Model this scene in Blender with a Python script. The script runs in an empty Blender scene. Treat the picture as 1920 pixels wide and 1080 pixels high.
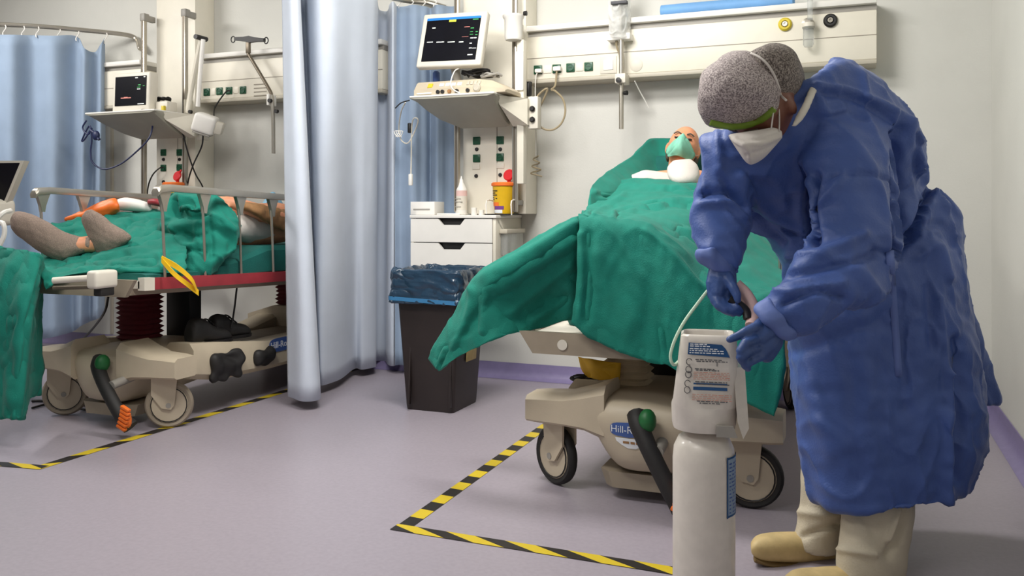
import bpy, bmesh, math, random
import numpy as np
from mathutils import Vector, Matrix
random.seed(7)
# ------------------------------------------------------------------ camera, world, lights
F, HZ, CH, ANG = 1610.0, 398.0, 1.0, math.radians(21.74)
ca, sa = math.cos(ANG), math.sin(ANG)
SC = bpy.context.scene
cam_d = bpy.data.cameras.new('camera'); cam = bpy.data.objects.new('camera', cam_d)
SC.collection.objects.link(cam); SC.camera = cam
cam.location = (0, 0, CH); cam.rotation_euler = (math.pi/2, 0, ANG)
cam_d.sensor_width = 36; cam_d.lens = F/1920*36; cam_d.shift_y = -(540-HZ)/1920; cam_d.clip_start = .05
w = bpy.data.worlds.new('world'); SC.world = w; w.use_nodes = True
w.node_tree.nodes['Background'].inputs[0].default_value = (.98, .985, 1, 1)
w.node_tree.nodes['Background'].inputs[1].default_value = .21
SC.view_settings.view_transform = 'Standard'; SC.view_settings.look = 'None'
SC.view_settings.gamma = 1; SC.view_settings.use_curve_mapping = False
SC.view_settings.exposure = .14
def area(name, loc, target, sx, sy, watt, col):
    d = bpy.data.lights.new(name, 'AREA'); d.shape = 'RECTANGLE'; d.size = sx; d.size_y = sy
    d.energy = watt; d.color = col
    o = bpy.data.objects.new(name, d); SC.collection.objects.link(o); o.location = loc
    o.rotation_euler = (Vector(target)-Vector(loc)).to_track_quat('-Z', 'Y').to_euler()
area('key_lamp', (-1.9, 1.6, 2.80), (-1.7, 4.0, .9), 1.2, .6, 56, (1, .975, .94))
area('bay_lamp', (-1.35, 3.0, 2.84), (-1.35, 3.9, 0), 1.2, .5, 54, (1, .975, .94))
area('left_lamp', (-5.2, 2.8, 2.84), (-4.0, 4.0, .5), 1.2, .5, 64, (1, .975, .94))
area('rear_fill', (-1.6, -.3, 2.82), (-1.4, 1.6, 0), 1.4, .7, 24, (1, .975, .95))  # weak fill light added behind the camera

# ------------------------------------------------------------------ pixel helpers
def P(px, py, Y):
    X = (px-960)/F*Y
    return Vector((X*ca-Y*sa, X*sa+Y*ca, CH+(HZ-py)/F*Y))
def PY(px, py, y):
    u = (px-960)/F; return P(px, py, y/(u*sa+ca))
def PX(px, py, x):
    u = (px-960)/F; return P(px, py, x/(u*ca-sa))
def PZ(px, py, z):
    return P(px, py, (CH-z)*F/(py-HZ))
VIEW = Vector((-sa, ca, 0))
CAM = np.array([0, 0, CH])
def project(V):
    X = V[:, 0]*ca+V[:, 1]*sa; Y = -V[:, 0]*sa+V[:, 1]*ca
    return 960+F*X/Y, HZ-F*(V[:, 2]-CH)/Y

# ------------------------------------------------------------------ materials
def lin(c):
    return tuple(((v/255)/12.92 if v/255 <= .04045 else ((v/255+.055)/1.055)**2.4) for v in c)
MATS = {}
def mat(name, rgb, rough=.5, metal=0, var=.08, vscale=9, bump=0, bscale=60, sheen=0, emis=0, trans=0, alpha=1, coat=0, sss=0):
    m = bpy.data.materials.new(name); m.use_nodes = True; nt = m.node_tree; N = nt.nodes; Lk = nt.links
    b = N['Principled BSDF']; c = lin(rgb)
    tc = N.new('ShaderNodeTexCoord')
    nz = N.new('ShaderNodeTexNoise'); nz.inputs['Scale'].default_value = vscale; nz.inputs['Detail'].default_value = 5
    Lk.new(tc.outputs['Object'], nz.inputs['Vector'])
    r = N.new('ShaderNodeValToRGB'); e = r.color_ramp.elements
    e[0].position = .3; e[1].position = .7
    e[0].color = tuple(v*(1-var) for v in c)+(1,); e[1].color = tuple(min(1, v*(1+var)) for v in c)+(1,)
    Lk.new(nz.outputs['Fac'], r.inputs['Fac']); Lk.new(r.outputs['Color'], b.inputs['Base Color'])
    b.inputs['Roughness'].default_value = rough; b.inputs['Metallic'].default_value = metal
    if sheen: b.inputs['Sheen Weight'].default_value = sheen; b.inputs['Sheen Roughness'].default_value = .4
    if coat: b.inputs['Coat Weight'].default_value = coat; b.inputs['Coat Roughness'].default_value = .1
    if trans: b.inputs['Transmission Weight'].default_value = trans; b.inputs['IOR'].default_value = 1.2
    if sss: b.inputs['Subsurface Weight'].default_value = sss; b.inputs['Subsurface Radius'].default_value = (.02, .008, .004)
    if alpha < 1: b.inputs['Alpha'].default_value = alpha
    if emis:
        Lk.new(r.outputs['Color'], b.inputs['Emission Color']); b.inputs['Emission Strength'].default_value = emis
    if bump:
        n2 = N.new('ShaderNodeTexNoise'); n2.inputs['Scale'].default_value = bscale; n2.inputs['Detail'].default_value = 4
        Lk.new(tc.outputs['Object'], n2.inputs['Vector'])
        bp = N.new('ShaderNodeBump'); bp.inputs['Strength'].default_value = bump; bp.inputs['Distance'].default_value = .01
        Lk.new(n2.outputs['Fac'], bp.inputs['Height']); Lk.new(bp.outputs['Normal'], b.inputs['Normal'])
    MATS[name] = m
    return m
mat('wall', (208, 207, 200), .75, var=.025, vscale=3, bump=.08, bscale=130)
mat('ceiling', (225, 225, 220), .8)
mat('floor', (158, 150, 159), .38, var=.05, vscale=70, bump=.05, bscale=9)
mat('cove', (132, 122, 160), .45, var=.06, vscale=20)
mat('cream', (228, 222, 206), .45, var=.03)
mat('cream_dark', (186, 179, 163), .5, var=.04)
mat('white', (232, 229, 222), .45, var=.03)
mat('offwhite', (214, 208, 194), .5, var=.05)
mat('grey', (150, 146, 138), .5, var=.06)
mat('shelf', (160, 157, 143), .55, var=.05)
mat('seam', (150, 142, 128), .6)
mat('dark', (22, 20, 20), .5, var=.15)
mat('black_rubber', (28, 26, 25), .65, var=.2, vscale=30)
mat('steel', (176, 170, 158), .32, metal=.75, var=.06)
mat('steel_dark', (112, 102, 88), .42, metal=.6, var=.08)
mat('bedplastic', (190, 177, 154), .5, var=.06, vscale=7, bump=.05, bscale=200)
mat('bedplastic_dark', (150, 138, 120), .55, var=.1)
mat('socket_green', (16, 78, 50), .4)
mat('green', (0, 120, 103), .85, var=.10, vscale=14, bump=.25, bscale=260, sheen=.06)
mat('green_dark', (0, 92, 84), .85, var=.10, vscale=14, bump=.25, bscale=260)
mat('gown', (62, 88, 152), .5, var=.08, vscale=10, bump=.14, bscale=170, sheen=.15)
mat('gown_cuff', (92, 112, 172), .6, var=.07, bump=.1)
mat('glove', (52, 78, 132), .42, var=.10, vscale=20, bump=.1, bscale=120)
mat('trousers', (196, 186, 164), .8, var=.06, bump=.2, bscale=200)
mat('clog', (200, 176, 124), .55, var=.12, vscale=25, bump=.1)
mat('clog_sole', (120, 98, 60), .7)
mat('skin_dark', (116, 70, 50), .5, var=.1, vscale=20, sss=.05)
mat('skin', (220, 150, 112), .5, var=.10, vscale=18, sss=.08)
mat('hair_grey', (96, 84, 74), .7, var=.3, vscale=60)
mat('eye', (40, 30, 26), .3)
mat('mask_white', (208, 201, 193), .7, var=.04, bump=.15, bscale=120)
mat('mask_teal', (128, 196, 170), .7, var=.12, vscale=14, bump=.1)
mat('mask_blue', (140, 190, 215), .7)
mat('lime', (120, 150, 40), .5, var=.1)
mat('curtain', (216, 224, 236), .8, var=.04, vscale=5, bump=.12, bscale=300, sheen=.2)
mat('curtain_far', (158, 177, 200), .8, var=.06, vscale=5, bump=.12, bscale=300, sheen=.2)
mat('screen', (8, 8, 16), .35, var=.3)
MATS['screen'].node_tree.nodes['Principled BSDF'].inputs['Specular IOR Level'].default_value = .2
mat('scr_blue', (30, 110, 180), .4, emis=.5)
mat('scr_white', (225, 230, 220), .4, emis=.8)
mat('scr_green', (60, 150, 80), .4, emis=.5)
mat('scr_yellow', (200, 210, 60), .4, emis=.6)
mat('scr_red', (190, 120, 110), .4, emis=.5)
mat('red', (196, 24, 30), .4)
mat('bumper_red', (150, 46, 54), .5, var=.12, vscale=14)
mat('bellows_red', (100, 28, 38), .7, var=.15)
mat('bellows_beige', (196, 180, 150), .7, var=.1)
mat('yellow', (238, 190, 30), .45)
mat('yellow_dull', (206, 160, 22), .6, var=.12, vscale=12)
mat('orange', (232, 112, 36), .5, var=.12, vscale=25)
mat('purple', (110, 60, 130), .5)
mat('pink', (222, 186, 178), .5)
mat('label_blue', (20, 72, 120), .5)
mat('badge_blue', (60, 88, 150), .45)
mat('print_white', (225, 228, 230), .5)
mat('print_dark', (70, 70, 74), .6)
mat('print_red', (190, 130, 110), .6)
mat('bin', (40, 32, 30), .5, var=.15)
mat('liner', (24, 52, 74), .28, var=.2, vscale=8, bump=.7, bscale=16, coat=.5)
mat('liner_edge', (56, 116, 160), .35, var=.1)
mat('sticker', (170, 150, 96), .6, var=.12, vscale=40)
mat('tube_green', (190, 214, 190), .4)
mat('tube_beige', (150, 136, 108), .5)
mat('cable_blue', (24, 34, 74), .5)
mat('sock', (142, 124, 112), .9, var=.18, vscale=160, bump=.4, bscale=300)
mat('brown', (152, 112, 72), .85, var=.16, vscale=40, bump=.2)
mat('pad_green', (20, 96, 46), .5)
mat('side_label', (132, 152, 172), .5, var=.12, vscale=60)
mat('bag_film', (222, 222, 218), .18, var=.05, vscale=20, trans=.35, alpha=.88, bump=.6, bscale=40)
mat('clear', (225, 228, 226), .12, var=.02, trans=.75, alpha=.75)
mat('blue_pad', (110, 160, 210), .6)
mat('cylinder', (214, 207, 196), .35, var=.05, vscale=30, coat=.2)
mat('gas_yellow', (206, 184, 44), .4)
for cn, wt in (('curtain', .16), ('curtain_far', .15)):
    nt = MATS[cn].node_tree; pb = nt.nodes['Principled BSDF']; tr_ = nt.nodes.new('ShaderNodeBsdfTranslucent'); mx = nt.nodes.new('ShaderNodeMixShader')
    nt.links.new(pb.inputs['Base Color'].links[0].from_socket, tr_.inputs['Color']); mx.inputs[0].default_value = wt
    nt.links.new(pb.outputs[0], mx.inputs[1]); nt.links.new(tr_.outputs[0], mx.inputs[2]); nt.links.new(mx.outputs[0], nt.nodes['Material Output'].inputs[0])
# specked bouffant net over dark hair
m = mat('hairnet', (176, 164, 160), .8, var=.0, bump=.35, bscale=260)
nt = m.node_tree; b = nt.nodes['Principled BSDF']
tc = nt.nodes.new('ShaderNodeTexCoord'); vn = nt.nodes.new('ShaderNodeTexNoise')
vn.inputs['Scale'].default_value = 260; vn.inputs['Detail'].default_value = 1.5
nt.links.new(tc.outputs['Object'], vn.inputs['Vector'])
rp = nt.nodes.new('ShaderNodeValToRGB'); e = rp.color_ramp.elements
e[0].position = .36; e[0].color = lin((112, 101, 101))+(1,); e[1].position = .64; e[1].color = lin((196, 184, 180))+(1,)
nt.links.new(vn.outputs['Fac'], rp.inputs['Fac']); nt.links.new(rp.outputs['Color'], b.inputs['Base Color'])
m = mat('hairnet_back', (110, 100, 92), .8, bump=.35, bscale=260)
nt = m.node_tree; b = nt.nodes['Principled BSDF']
tc = nt.nodes.new('ShaderNodeTexCoord'); vn = nt.nodes.new('ShaderNodeTexNoise')
vn.inputs['Scale'].default_value = 230; vn.inputs['Detail'].default_value = 2
nt.links.new(tc.outputs['Object'], vn.inputs['Vector'])
rp = nt.nodes.new('ShaderNodeValToRGB'); e = rp.color_ramp.elements
e[0].position = .36; e[0].color = lin((66, 56, 52))+(1,); e[1].position = .68; e[1].color = lin((160, 150, 140))+(1,)
nt.links.new(vn.outputs['Fac'], rp.inputs['Fac']); nt.links.new(rp.outputs['Color'], b.inputs['Base Color'])
# hazard tape: yellow and black diagonal bands printed on the tape (uses UV: u metres along, v metres across)
def tape_mat(name, slant, period, phase):
    m = mat(name, (214, 190, 40), .45); nt = m.node_tree; b = nt.nodes['Principled BSDF']
    uv = nt.nodes.new('ShaderNodeUVMap'); sp = nt.nodes.new('ShaderNodeSeparateXYZ'); nt.links.new(uv.outputs['UV'], sp.inputs[0])
    mu = nt.nodes.new('ShaderNodeMath'); mu.operation = 'MULTIPLY_ADD'; mu.inputs[1].default_value = slant
    nt.links.new(sp.outputs['Y'], mu.inputs[0]); nt.links.new(sp.outputs['X'], mu.inputs[2])
    dv = nt.nodes.new('ShaderNodeMath'); dv.operation = 'MULTIPLY_ADD'; dv.inputs[1].default_value = 1/period; dv.inputs[2].default_value = 10+phase
    nt.links.new(mu.outputs[0], dv.inputs[0])
    fr = nt.nodes.new('ShaderNodeMath'); fr.operation = 'FRACT'; nt.links.new(dv.outputs[0], fr.inputs[0])
    gt = nt.nodes.new('ShaderNodeMath'); gt.operation = 'GREATER_THAN'; gt.inputs[1].default_value = .5; nt.links.new(fr.outputs[0], gt.inputs[0])
    mx = nt.nodes.new('ShaderNodeMix'); mx.data_type = 'RGBA'
    mx.inputs['A'].default_value = lin((206, 180, 38))+(1,); mx.inputs['B'].default_value = lin((34, 30, 26))+(1,)
    nt.links.new(gt.outputs[0], mx.inputs['Factor']); nt.links.new(mx.outputs['Result'], b.inputs['Base Color'])

# ------------------------------------------------------------------ geometry helpers
def cr(pts, n=8, cyclic=False):
    p = np.array([tuple(q) for q in pts], float); k = len(p)
    if k < 3 and not cyclic:
        t = np.linspace(0, 1, n+1)[:, None]; return p[0]*(1-t)+p[1]*t
    out = []
    segs = k if cyclic else k-1
    for i in range(segs):
        if cyclic: a, b_, c, d = p[(i-1) % k], p[i], p[(i+1) % k], p[(i+2) % k]
        else:
            b_, c = p[i], p[i+1]; a = p[i-1] if i else 2*b_-c; d = p[i+2] if i+2 < k else 2*c-b_
        for j in range(n):
            t = j/n
            out.append(.5*((2*b_)+(-a+c)*t+(2*a-5*b_+4*c-d)*t*t+(-a+3*b_-3*c+d)*t**3))
    if not cyclic: out.append(p[-1])
    return np.array(out)
def net(rows, nu=8, nv=8):                       # control net -> dense array of points
    R = [cr(r, nu) for r in rows]
    C = [cr([R[i][j] for i in range(len(R))], nv) for j in range(len(R[0]))]
    return np.array(C).transpose(1, 0, 2)
def wn(V, s, seed=0):                            # cheap smooth pseudo-noise, about -1..1
    r = np.random.RandomState(seed); o = np.zeros(len(V)); W = V*s
    for k in range(7):
        d = r.normal(size=3); d /= np.linalg.norm(d); f = r.uniform(.6, 1.7)
        o += np.sin(W@d*f*6.28+r.uniform(0, 6.28)+1.3*np.sin(W@r.normal(size=3)*2.2+r.uniform(0, 6)))
    return o/3.5

class MB:
    def __init__(s): s.bm = bmesh.new()
    def box(s, c, size, bev=0, M=None, seg=2):
        r = bmesh.ops.create_cube(s.bm, size=1)
        v = r['verts']
        bmesh.ops.scale(s.bm, vec=size, verts=v)
        if bev:
            es = list({e for q in v for e in q.link_edges})
            g = bmesh.ops.bevel(s.bm, geom=es, offset=bev, segments=seg, affect='EDGES', profile=.5)
            v = list({q for q in g['verts']} | {q for q in v if q.is_valid})
        T = Matrix.Translation(Vector(c))
        if M is not None: T = T @ M.to_4x4()
        bmesh.ops.transform(s.bm, matrix=T, verts=v)
        return s
    def bb(s, a, b, bev=0, seg=2):
        a, b = Vector(a), Vector(b); d = b-a
        return s.box((a+b)/2, (abs(d.x), abs(d.y), abs(d.z)), bev, None, seg)
    def loft(s, rings, cap=True, closed=True):
        V = [[s.bm.verts.new(tuple(p)) for p in r] for r in rings]
        n = len(V[0]); lim = n if closed else n-1
        for i in range(len(V)-1):
            for j in range(lim):
                k = (j+1) % n
                s.bm.faces.new((V[i][j], V[i][k], V[i+1][k], V[i+1][j]))
        if cap and closed:
            s.bm.faces.new(V[0][::-1]); s.bm.faces.new(V[-1])
        return s
    def cyl(s, p0, p1, r0, r1=None, n=16, cap=True):
        p0, p1 = Vector(p0), Vector(p1); r1 = r0 if r1 is None else r1
        return s.rev([(r0, 0), (r1, (p1-p0).length)], p0, p1-p0, n, cap)
    def rev(s, prof, base, axis=(0, 0, 1), n=24, cap=True):
        q = Vector((0, 0, 1)).rotation_difference(Vector(axis)); base = Vector(base)
        rings = []
        for r, z in prof:
            rings.append([base+q@Vector((max(r, 1e-4)*math.cos(2*math.pi*k/n), max(r, 1e-4)*math.sin(2*math.pi*k/n), z)) for k in range(n)])
        return s.loft(rings, cap)
    def tube(s, pts, r, n=8, sm=6, cyclic=False, cap=True):
        p = cr(pts, sm, cyclic) if sm else np.array([tuple(q) for q in pts])
        p = [Vector(q) for q in p]; K = len(p); rings = []; up = None
        for i in range(K):
            t = (p[(i+1) % K if cyclic else min(i+1, K-1)]-p[(i-1) % K if cyclic else max(i-1, 0)]).normalized()
            if up is None: up = t.orthogonal().normalized()
            up = (up-t*up.dot(t)).normalized(); sd = t.cross(up)
            rr = r if not callable(r) else r(i/(K-1))
            rings.append([p[i]+up*rr*math.cos(2*math.pi*k/n)+sd*rr*math.sin(2*math.pi*k/n) for k in range(n)])
        if cyclic: rings.append(rings[0]); return s.loft(rings, False)
        return s.loft(rings, cap)
    def ell(s, c, r, M=None, nu=24, nv=14):
        rings = []
        for i in range(nv+1):
            a = math.pi*(i/nv)
            if i in (0, nv): a = max(1e-3, min(math.pi-1e-3, a))
            rr = [Vector((r[0]*math.sin(a)*math.cos(2*math.pi*k/nu), r[1]*math.sin(a)*math.sin(2*math.pi*k/nu), r[2]*math.cos(a))) for k in range(nu)]
            rings.append([Vector(c)+(M@q if M is not None else q) for q in rr])
        return s.loft(rings[::-1])
    def prism(s, poly, vec):
        a = [Vector(p) for p in poly]; return s.loft([a, [p+Vector(vec) for p in a]])
    def quad(s, *p):
        s.bm.faces.new([s.bm.verts.new(tuple(q)) for q in p]); return s
    def grid(s, G):
        V = [[s.bm.verts.new(tuple(p)) for p in r] for r in G]
        for i in range(len(V)-1):
            for j in range(len(V[0])-1):
                s.bm.faces.new((V[i][j], V[i][j+1], V[i+1][j+1], V[i+1][j]))
        return s
    def sil(s, secs, n=28, sm=5, pw=2.0, rnd=True):     # (A px, B px, depth, half depth): rings spanning A..B with real depth
        arr = cr([(a[0], a[1], b[0], b[1], Y, d) for a, b, Y, d in secs], sm)
        rings = []
        for ax, ay, bx, by, Y, d in arr:
            A, B = P(ax, ay, Y), P(bx, by, Y); c = (A+B)/2; h = (B-A)/2; R = []; vr = Vector((c.x, c.y, 0)).normalized()
            for k in range(n):
                t = 2*math.pi*k/n; C, S = math.cos(t), math.sin(t)
                R.append(c+h*math.copysign(abs(C)**(2/pw), C)+vr*d*math.copysign(abs(S)**(2/pw), S))
            rings.append(R)
        return s.loft(rings)
    def cap_chain(s, pts, rads, n=12):                   # tapered limb with rounded ends
        pts = [Vector(p) for p in pts]
        for i in range(len(pts)-1):
            s.cyl(pts[i], pts[i+1], rads[i], rads[i+1], n)
        for p, r in zip(pts, rads): s.ell(p, (r, r, r), None, n, 8)
        return s
    def mesh(s, name='m'):
        bmesh.ops.recalc_face_normals(s.bm, faces=s.bm.faces)
        me = bpy.data.meshes.new(name); s.bm.to_mesh(me); s.bm.free(); return me
    def build(s, name, m, parent=None, ang=35, **kw): return place(s.mesh(name), name, m, parent, ang, **kw)

def worldloc(o):
    v = Vector((0, 0, 0))
    while o is not None: v += o.location; o = o.parent
    return v
def place(me, name, m, parent=None, ang=35, label=None, kind=None):
    me.materials.clear(); me.materials.append(MATS[m] if isinstance(m, str) else m)
    me.polygons.foreach_set('use_smooth', [True]*len(me.polygons))
    if ang < 180: me.set_sharp_from_angle(angle=math.radians(ang))
    o = bpy.data.objects.new(name, me); SC.collection.objects.link(o)
    if parent is not None:
        off = worldloc(parent); o.parent = parent
    else:
        n = len(me.vertices); V = np.empty(n*3); me.vertices.foreach_get('co', V); V = V.reshape(-1, 3)
        lo, hi = V.min(0), V.max(0); off = Vector(((lo[0]+hi[0])/2, (lo[1]+hi[1])/2, lo[2])); o.location = off
    me.transform(Matrix.Translation(-off))
    if label: o['label'] = label
    if kind: o['kind'] = kind
    return o
def thing(name, label, cat, loc, group=None):
    o = bpy.data.objects.new(name, None); SC.collection.objects.link(o); o.location = loc
    o.empty_display_size = .05; o['label'] = label; o['category'] = cat
    if group: o['group'] = group
    return o
def tag(o, label, cat, group=None):
    o['label'] = label; o['category'] = cat
    if group: o['group'] = group
    return o
def finish(me, voxel=None, smooth=0, solid=0, sub=0):
    o = bpy.data.objects.new('tmp', me); SC.collection.objects.link(o)
    if sub: q = o.modifiers.new('s', 'SUBSURF'); q.levels = sub
    if solid: q = o.modifiers.new('t', 'SOLIDIFY'); q.thickness = solid; q.offset = 0
    if voxel: q = o.modifiers.new('r', 'REMESH'); q.mode = 'VOXEL'; q.voxel_size = voxel; q.adaptivity = 0
    if smooth: q = o.modifiers.new('m', 'SMOOTH'); q.iterations = smooth; q.factor = .5
    dg = bpy.context.evaluated_depsgraph_get(); dg.update()
    r = bpy.data.meshes.new_from_object(o.evaluated_get(dg))
    bpy.data.objects.remove(o); bpy.data.meshes.remove(me)
    return r
def getV(me):
    n = len(me.vertices); V = np.empty(n*3); me.vertices.foreach_get('co', V)
    N = np.empty(n*3); me.vertex_normals.foreach_get('vector', N)
    return V.reshape(-1, 3), N.reshape(-1, 3)
def setV(me, V): me.vertices.foreach_set('co', V.ravel()); me.update()
def crease(me, lines, allsides=False):          # ridges (+) and valleys (-) sculpted along lines measured on the photograph
    V, N = getV(me); x, y = project(V); D = np.zeros(len(V))
    vd = V-CAM; vd /= np.linalg.norm(vd, axis=1)[:, None]; face = -(vd*N).sum(1)
    fw = np.ones(len(V)) if allsides else np.clip(face*2.5+.1, 0, 1)
    for pts, wd, amp in lines:
        pts = cr(pts, 6) if len(pts) > 2 else np.array(pts, float)
        best = np.full(len(V), 1e9)
        for a, b_ in zip(pts[:-1], pts[1:]):
            ab = b_-a; L2 = max((ab**2).sum(), 1e-6)
            t = np.clip(((x-a[0])*ab[0]+(y-a[1])*ab[1])/L2, 0, 1)
            best = np.minimum(best, np.hypot(x-a[0]-t*ab[0], y-a[1]-t*ab[1]))
        D += amp*np.exp(-(best/wd)**2)
    V += N*(D*fw)[:, None]; setV(me, V)
def ruffle(me, scale, amp, seed=0, stretch=(1, 1, 1)):
    V, N = getV(me); V += N*(amp*wn(V*np.array(stretch), scale, seed))[:, None]; setV(me, V)
from mathutils.bvhtree import BVHTree
def bvh(o):
    dg = bpy.context.evaluated_depsgraph_get(); off = worldloc(o)
    return BVHTree.FromPolygons([v.co+off for v in o.data.vertices], [tuple(p.vertices) for p in o.data.polygons])
def onsurf(px, py, trees, off, Yd):             # first cloth surface met along a sight line of the photograph
    o = Vector((0, 0, CH)); d = (P(px, py, 2)-o).normalized(); best = None
    for t_ in trees:
        h = t_.ray_cast(o, d)
        if h[0] is not None and (best is None or h[3] < best): best = h[3]
    return o+d*(best-off) if best else P(px, py, Yd)
def rumple(me, scale, amp, seed=0):              # sharp-crested cloth wrinkles
    V, N = getV(me); r = (1-np.abs(wn(V, scale, seed)))**3+.5*(1-np.abs(wn(V, scale*2.1, seed+1)))**3
    V += N*(amp*(r-.5))[:, None]; setV(me, V)
def text_mesh(txt, size, M, depth=.0006):
    c = bpy.data.curves.new('t', 'FONT'); c.body = txt; c.size = size; c.extrude = depth; c.align_x = 'CENTER'; c.align_y = 'CENTER'
    c.resolution_u = 3
    o = bpy.data.objects.new('t', c); SC.collection.objects.link(o)
    dg = bpy.context.evaluated_depsgraph_get(); dg.update()
    me = bpy.data.meshes.new_from_object(o.evaluated_get(dg)); bpy.data.objects.remove(o)
    me.transform(M); return me
def frame(origin, xdir, ydir):                  # 4x4 with given axes
    x = Vector(xdir).normalized(); y = Vector(ydir); y = (y-x*y.dot(x)).normalized(); z = x.cross(y)
    M = Matrix((x, y, z)).transposed().to_4x4(); M.translation = Vector(origin); return M
def struct(o): o['kind'] = 'structure'; return o

# ------------------------------------------------------------------ setting
WY, WX, CZ = 4.82, .63, 2.9
struct(MB().bb((-7, -1.5, -.06), (WX+.1, WY+.1, 0)).build('floor', 'floor'))
struct(MB().bb((-7, WY, 0), (WX+.1, WY+.1, CZ)).build('wall_back', 'wall'))
struct(MB().bb((WX, -1.5, 0), (WX+.1, WY, CZ)).build('wall_right', 'wall'))
struct(MB().bb((-7.1, -1.5, 0), (-7, WY, CZ)).build('wall_left', 'wall'))
struct(MB().bb((-7, -1.5, CZ), (WX+.1, WY+.1, CZ+.06)).build('ceiling', 'ceiling'))
def cove(p0, p1, nrm):
    n = Vector(nrm); prof = [(.002, .092), (.006, .092), (.008, .05), (.014, .026), (.026, .012), (.045, .003), (.06, .001), (.002, .0005)]
    return MB().loft([[Vector(p)+n*a+Vector((0, 0, z)) for a, z in prof] for p in (p0, p1)])
struct(cove((-7, WY, 0), (WX, WY, 0), (0, -1, 0)).build('baseboard_back', 'cove'))
struct(cove((WX, -1.5, 0), (WX, WY, 0), (-1, 0, 0)).build('baseboard_right', 'cove'))
q0, q1 = PY(211, 250, WY), PY(211, 600, WY)
struct(MB().bb((q0.x-.012, WY-.012, .1), (q0.x+.012, WY, 1.75), .003).build('trim_1', 'cream_dark'))

# ------------------------------------------------------------------ head-wall beams and service columns
BY = 4.65
def socket(parent, px, py, plane, size=.05, m='socket_green', plug=None):
    c = PY(px, py, plane); h = size/2
    o = MB().bb((c.x-h, plane-.008, c.z-h), (c.x+h, plane+.004, c.z+h), .003).build('power_socket', m, parent)
    f = MB(); f.rev([(size*.36, 0), (size*.40, .004), (size*.34, .004), (size*.33, .001), (1e-4, .001)], (c.x, plane-.008, c.z), (0, -1, 0), 20)
    f.build('socket_ring', m, o)
    d = MB()
    for k in (-.16, 0, .16): d.cyl((c.x+k*size, plane-.0085, c.z), (c.x+k*size, plane-.0105, c.z), size*.045, n=8)
    d.build('pin_hole', 'dark', o)
    return c
def plate(parent, px, py, plane, w_, h_, m='cream', name='blank_plate', inner=None):
    c = PY(px, py, plane)
    o = MB().bb((c.x-w_/2, plane-.005, c.z-h_/2), (c.x+w_/2, plane+.003, c.z+h_/2), .002).build(name, m, parent)
    if inner: MB().bb((c.x-inner, plane-.009, c.z-inner), (c.x+inner, plane-.003, c.z+inner), .002).build('switch_rocker', 'white', o)
    return o
def beam(x0, x1, label):
    r = thing('headwall_beam', label, 'wall unit', ((x0+x1)/2, WY, 1.74))
    MB().bb((x0, BY, 1.765), (x1, WY-.001, 2.012), .006).build('beam_body', 'cream', r)
    MB().bb((x0, BY+.02, 2.012), (x1, WY-.001, 2.043)).build('groove_strip', 'grey', r)  # grey strip darkens the recessed groove under the top cap
    MB().bb((x0, BY-.012, 2.043), (x1, WY-.001, 2.075), .005).build('top_cap', 'white', r)
    MB().bb((x0, BY-.006, 1.742), (x1, WY-.001, 1.765), .005).build('lower_lip', 'cream_dark', r)
    MB().bb((x0, BY-.0015, 1.885), (x1, BY+.002, 1.889)).build('seam_line', 'seam', r)
    return r
xr = PY(1644, 60, BY).x
b1 = beam(PY(984, 100, BY).x, xr, 'long cream bed-head beam with four green sockets on the wall above the bed with the bald patient')
for px, py in ((1009, 131), (1044, 129), (1070, 127), (1104, 125)): socket(b1, px, py, BY)
plate(b1, 1027, 130, BY, .05, .045); plate(b1, 1087, 126, BY, .045, .045)
plate(b1, 1141, 122, BY, .095, .095, 'offwhite', 'switch_plate', .028)
c = PY(1193, 122, BY); MB().rev([(.036, 0), (.036, .003), (.03, .006), (1e-4, .006)], (c.x, BY+.001, c.z), (0, -1, 0), 28).build('round_cover', 'offwhite', b1)
for px, py, m in ((1472, 46, 'gas_yellow'), (1557, 39, 'dark')):
    c = PY(px, py, BY)
    o = MB().rev([(.034, 0), (.034, .012), (.027, .02), (.018, .02), (.018, .008), (1e-4, .008)], (c.x, BY+.001, c.z), (0, -1, 0), 28).build('gas_outlet', m, b1)
    MB().rev([(.015, 0), (.013, .018), (.006, .018), (.006, .012), (1e-4, .012)], (c.x, BY-.006, c.z), (0, -1, 0), 18).build('outlet_core', 'white' if m != 'dark' else 'steel', o)
# flowmeter on the middle outlet
c = PY(1515, 45, BY)
t = thing('flowmeter', 'clear plastic flowmeter with humidifier cup on the beam between yellow and black outlets', 'flowmeter', (c.x, BY, c.z-.1))
MB().rev([(.03, 0), (.03, .012), (.016, .018), (.014, .05), (1e-4, .05)], (c.x, BY, c.z), (0, -1, 0), 20).build('valve_body', 'steel', t)
MB().rev([(.013, 0), (.013, .15), (.009, .16), (1e-4, .16)], (c.x+.012, BY-.045, c.z+.01), (0, 0, 1), 16).build('flow_tube', 'clear', t)
MB().rev([(.02, 0), (.026, .012), (.026, .09), (.03, .095), (.03, .11), (1e-4, .11)], (c.x+.004, BY-.045, c.z-.125), (0, 0, 1), 20).build('humidifier_cup', 'clear', t)
MB().rev([(.031, 0), (.031, .02), (1e-4, .02)], (c.x+.004, BY-.045, c.z-.025), (0, 0, 1), 20).build('cup_lid', 'offwhite', t)
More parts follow.
